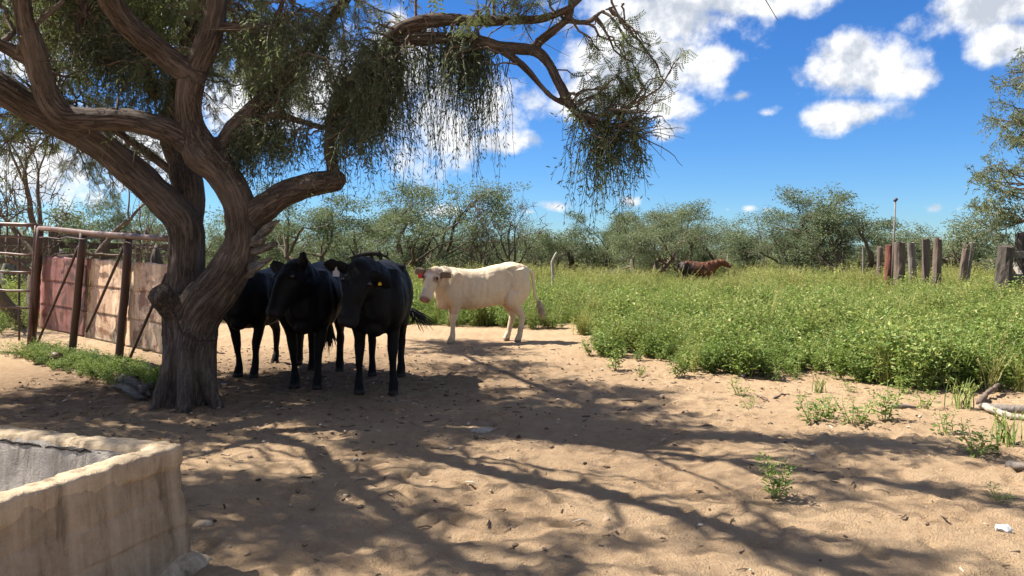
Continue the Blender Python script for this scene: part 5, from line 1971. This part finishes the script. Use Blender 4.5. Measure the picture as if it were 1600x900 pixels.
def grassy(seed, H=.6, blades=34, mat='field_leaf', tb=.6):
    global rng
    keep = rng
    rng = np.random.default_rng(seed)
    lf = MB()
    for s in range(blades):
        a = rng.uniform(0, 6.28)
        n = 4
        t = np.linspace(0, 1, n)[:, None]
        h = H * rng.uniform(.45, 1.1)
        out = np.array([math.cos(a), math.sin(a), 0]) * rng.uniform(.1, .6) * h
        P = rng.normal(0, .05, 3) * np.array([1, 1, 0]) + out * t ** 1.8 + np.array([0, 0, h]) * t
        V, Q, T = tube(P, np.array([.006, .006, .004, .0012]), 3, cap=False)
        lf.add(V, Q, None, np.clip(rng.normal(tb, .2), 0, 1))
        if s % 3 == 0:
            k = 9
            B = P[-1] - (P[-1] - P[-2]) * rng.uniform(0, 1, (k, 1))
            leaves(lf, B, rng.normal(0, 1, (k, 3)) + np.array([0, 0, .8]), rng.normal(0, 1, (k, 3)), .035, .014, np.clip(rng.normal(tb + .25, .12, k), 0, 1))
    rng = keep
    me = lf.mesh('grass', False)
    me.materials.append(M[mat])
    return me


WM = [weed(1), weed(2, .5, 8), weed(3, .62, 6, 24, .065, .036, .35), weed(4, .42, 9, 20, .065, .045, .7), weed(5, .6, 7, 22, .06, .03, .4, 'field_leaf', .4),
      weed(6, .7, 6, 24, .06, .03, .35, 'field_leaf', .5), grassy(7), grassy(8, .75, 30, 'field_leaf', .7), weed(9, .5, 8, 22, .075, .05, .5, 'weed_leaf', .25), weed(10, .8, 4, 24, .05, .022, .3, 'field_leaf', .85), weed(11, .75, 5, 24, .085, .06, .4, 'weed_leaf', .6)]


def field_points(n, x0, x1, y0, y1, fac=1.0):
    P = np.column_stack([rng.uniform(x0, x1, n), rng.uniform(y0, y1, n)])
    return P


near_p = field_points(16000, -16, 16, 8.0, 19)
mid_p = field_points(15000, -26, 26, 19, 34)
far_p = field_points(22000, -62, 62, 34, 80)
P = np.concatenate([near_p, mid_p, far_p])
sdp = sdist(P) + .75 * fbm(np.column_stack([P * 1.1, np.zeros(len(P))]), 3, 51)
vis = np.abs(P[:, 0]) < P[:, 1] * .74 + 1.5
keepm = ((sdp > 0.02) | ((sdp > -.9) & (P[:, 0] > 1.2) & (P[:, 1] < 14) & (rng.uniform(0, 1, len(P)) < .09))) & vis
# the trampled corral on the left is only thinly grown
left = (P[:, 0] < -3.6) & (P[:, 1] < 18)
keepm &= ~(left & (rng.uniform(0, 1, len(P)) < .72))
patch = fbm(np.column_stack([P * .22, np.zeros(len(P))]), 3, 61)
P, sdp, patch = P[keepm], sdp[keepm], patch[keepm]
yy = P[:, 1]
fieldy = np.clip((yy - 14) / 16 + .55 * patch + rng.normal(0, .22, len(P)), 0, 1)
green_set, yel_set = [0, 1, 2, 3, 8, 10], [4, 5, 6, 7, 9]
idx = np.where(rng.uniform(0, 1, len(P)) < .12 + .75 * fieldy, rng.choice(yel_set, len(P)), rng.choice(green_set, len(P)))
scl = rng.uniform(.6, 1.1, len(P)) * np.clip(.62 + sdp * .4, .26, 1.0) * (1 + .22 * patch + .25 * fbm(np.column_stack([P * 1.3, np.zeros(len(P))]), 2, 91)) * np.clip(1 + (yy - 17) * .010, 1, 1.22)
scl = np.where((P[:, 0] < -3.6) & (P[:, 1] < 18), scl * .7, scl)
scl = np.where((np.abs(P[:, 0] - pE.x * P[:, 1] / 33.5) < 1.7) & (P[:, 1] > 26) & (P[:, 1] < 35), scl * .62, scl)      # grazed round the red cow
pts = np.column_stack([P, gz(P[:, 0], P[:, 1]) - .01])
scatter('field_weeds', pts, WM, idx, scl, 'dense green and yellowish weeds covering the whole field', 'weeds')

# far woodland behind the separate trees
n = 300
P = np.column_stack([rng.uniform(-85, 90, n), rng.uniform(58, 105, n)])
tm_models = []
for pr in PROTO[:5]:
    # one mesh per model: wood and leaves together
    bm = bmesh.new()
    bm.from_mesh(pr[0])
    nf = len(bm.faces)
    bm.from_mesh(pr[1])
    bm.faces.ensure_lookup_table()
    for f in bm.faces[nf:]:
        f.material_index = 1
    me = bpy.data.meshes.new('far_tree')
    bm.to_mesh(me)
    bm.free()
    me.materials.append(M['twig'])
    me.materials.append(M['bush_leaf'])
    tm_models.append(me)
scatter('far_woodland', np.column_stack([P, gz(P[:, 0], P[:, 1]) - .1]), tm_models, rng.integers(0, 5, n), rng.uniform(.38, .75, n), 'hazy green wood of low mesquites closing the far field', 'woodland', .03)

# ------------------------------------------------------------------ single weeds on the sand
WP = [weed(21, .36, 7, 26, .06, .036, .45), weed(22, .27, 9, 18, .055, .03, .9), grassy(23, .30, 26, 'weed_leaf', .6), weed(24, .2, 6, 12, .05, .024, .9)]
SPOTS = [(1216, 778, 0, .68, 'single leafy weed standing alone in the foreground sand'), (1268, 660, 1, .95, 'sprawling weed, leftmost of the sandy row right of centre'), (1332, 664, 1, .9, 'weed in the middle of the sandy row'),
         (1382, 660, 0, .85, 'taller weed with a bent stalk at the right of the sandy row'), (1300, 655, 3, 1.0, 'low thin weed between two sprawling weeds'), (962, 578, 0, .9, 'dark weed at the corner of the field edge near the shade'),
         (1060, 588, 0, .8, 'weed in front of the field edge right of the shaded sand'), (1158, 618, 3, .9, 'small sprig alone on sand below the field edge'), (1172, 638, 3, .6, 'tiny seedling under the small sprig'),
         (1525, 712, 1, .9, 'weed with a curved stem near the right log pile'), (1482, 682, 3, .9, 'sparse weed left of the curved one'), (1570, 698, 2, .95, 'grassy tuft at the far right edge'), (1502, 640, 2, 1.0, 'grassy yellow tuft leaning at the field edge'),
         (1443, 640, 3, .9, 'thin weed just left of the grassy yellow tuft'), (1280, 612, 2, .6, 'little grass tuft below the field edge'), (1563, 783, 3, .5, 'seedling in the lower right sand'), (1415, 615, 3, .8, 'short weed hugging the field edge on the right'), (1330, 612, 3, .6, 'pale sprig between field edge and sandy row')]
for k, (px, py, wk, s, lb) in enumerate(SPOTS):
    p = gp(px, py)
    o = obj('weed_plant', WP[wk])
    o.location = (p.x, p.y, gzs(p.x, p.y) - .01)
    o.rotation_euler = (0, 0, rng.uniform(0, 6.28))
    o.scale = (s,) * 3
    tag(o, lb, 'weed', 'single weeds on the sand')
# weeds growing under the sheet panel
n = 170
f = rng.uniform(0, 1, n)
P = np.column_stack([LFT[0] + .2 + (RGT[0] - LFT[0]) * f, LFT[1] + (RGT[1] - LFT[1]) * f]) + np.column_stack([rng.uniform(-.45, .1, n) * .6, rng.uniform(-.75, -.05, n)])
scatter('panel_weeds', np.column_stack([P, gz(P[:, 0], P[:, 1])]), WM, rng.choice([0, 1, 3, 8, 8], n), rng.uniform(.22, .48, n), 'leafy weeds crowding the foot of the rusty sheet panel', 'weeds')

# ------------------------------------------------------------------ sticks, chips and clods
def stick(pts, r, mat, label, name='stick', g=None):
    P = [np.array(gp(*q[:2])) + np.array([0, 0, q[2]]) for q in pts]
    o0 = P[0] * np.array([1, 1, 0])
    P, rr = smooth_path([p - o0 for p in P], np.linspace(r, r * .6, len(P)), .05)
    P = P + rng.normal(0, .006, P.shape)
    m = MB()
    m.add(*tube(P, rr, 7, .25, int(pts[0][0])))
    o = m.build(name, M[mat])
    o.location = o0 + np.array([0, 0, gzs(o0[0], o0[1])])
    tag(o, label, 'stick', g or 'dead sticks on the sand')


stick([(1392, 640, .02), (1410, 641, .03), (1430, 641, .02)], .022, 'grey_wood', 'short grey stick lying between the sandy row and the grassy tuft')
stick([(1530, 634, .02), (1546, 622, .06), (1560, 615, .08)], .03, 'tie', 'brown stick leaning at the field edge on the right')
stick([(1533, 640, .02), (1556, 653, .05), (1580, 660, .04), (1620, 664, .03)], .035, 'pale_stick', 'bleached branch lying at the right edge')
stick([(1550, 648, .03), (1590, 652, .05), (1640, 656, .05)], .045, 'grey_wood', 'thick grey log just behind the bleached branch')
stick([(1575, 735, .02), (1605, 742, .03), (1640, 748, .03)], .035, 'grey_wood', 'cut pole end at the lower right edge')
stick([(970, 628, .015), (985, 629, .03), (1002, 631, .015)], .016, 'dark_wood', 'dark twig in the shaded sand at centre right')
stick([(1178, 617, .01), (1195, 625, .015), (1200, 628, .01)], .010, 'tie', 'small dark twig beside the tiny seedling')
stick([(1210, 622, .01), (1222, 619, .015), (1232, 617, .01)], .012, 'tie', 'short dark twig right of the small sprig')
stick([(1160, 588, .02), (1190, 582, .05), (1212, 590, .03)], .025, 'pale_stick', 'pale stick in a bare gap of the field edge')
# piece of white litter
m = MB()
a = rng.normal(0, 1, (14, 3)) * np.array([.035, .03, .012])
V, Q, T = blob((0, 0, .02), (.045, .03, .02))
V = V + fbm(V * 60, 2, 3)[:, None] * .012
m.add(V, Q, T)
o = m.build('scrap', plain('white_scrap', (.5, .49, .46)), None, False)
o.location = gp(1568, 832)
tag(o, 'crumpled white scrap on the sand at lower right', 'litter')
m = MB()
V, Q, T = blob((0, 0, .008), (.09, .06, .02))
m.add(V + fbm(V * 40, 3, 2)[:, None] * .016, Q, T)
o = m.build('chips', M['pale_stick'], None, False)
o.location = gp(752, 674)
tag(o, 'small heap of pale chips on the shaded sand in the middle', 'litter')
lit = MB()
n = 7000
X = np.column_stack([rng.uniform(-5.5, 6, n), rng.uniform(2.6, 12, n)])
wgt = np.exp(-((X[:, 0] - tx) / 3.2) ** 2 - ((X[:, 1] - ty - 1) / 2.8) ** 2) + .22
X = X[rng.uniform(0, 1, n) < wgt]
# heights straight from the sheet
gi_ = np.clip(np.searchsorted(gx, X[:, 0]), 0, nx - 1)
gj_ = np.clip(np.searchsorted(gy, X[:, 1]), 0, ny - 1)
Z = GZ.reshape(ny, nx)[gj_, gi_]
for (x, y), z in zip(X, Z):
    k = rng.uniform(0, 1)
    if k < .55:
        L = rng.uniform(.02, .09)
        a = rng.uniform(0, 6.28)
        d = np.array([math.cos(a), math.sin(a), rng.normal(0, .1)]) * L
        c = np.array([x, y, z + .006])
        V, Q, T = tube(np.array([c - d / 2, c + rng.normal(0, .004, 3), c + d / 2]), np.array([.004, .005, .003]) * rng.uniform(.7, 1.5), 4)
        lit.add(V, Q, T, rng.uniform(0, 1))
    else:
        s = rng.uniform(.005, .018)
        V, Q, T = blob((x, y, z + s * .3), (s, s * rng.uniform(.7, 1.2), s * .6))
        lit.add(V + fbm(V * 50, 2, 3)[:, None] * s * .35, None, T, rng.uniform(0, 1))


def litter_mat():
    m, t, out = mat_base('dry_litter')
    a = t.add('ShaderNodeAttribute', attribute_name='tint')
    c = t.ramp(a.outputs['Fac'], [(0, (.05, .035, .025)), (.5, (.17, .12, .08)), (.85, (.33, .24, .16)), (1, (.5, .42, .33))])
    principled(t, out, c, .9, .1)
    return m


tag(lit.build('ground_litter', litter_mat(), None, False), 'scattered twig bits, dung crumbs and clods on the sand', 'litter', None, 'stuff')
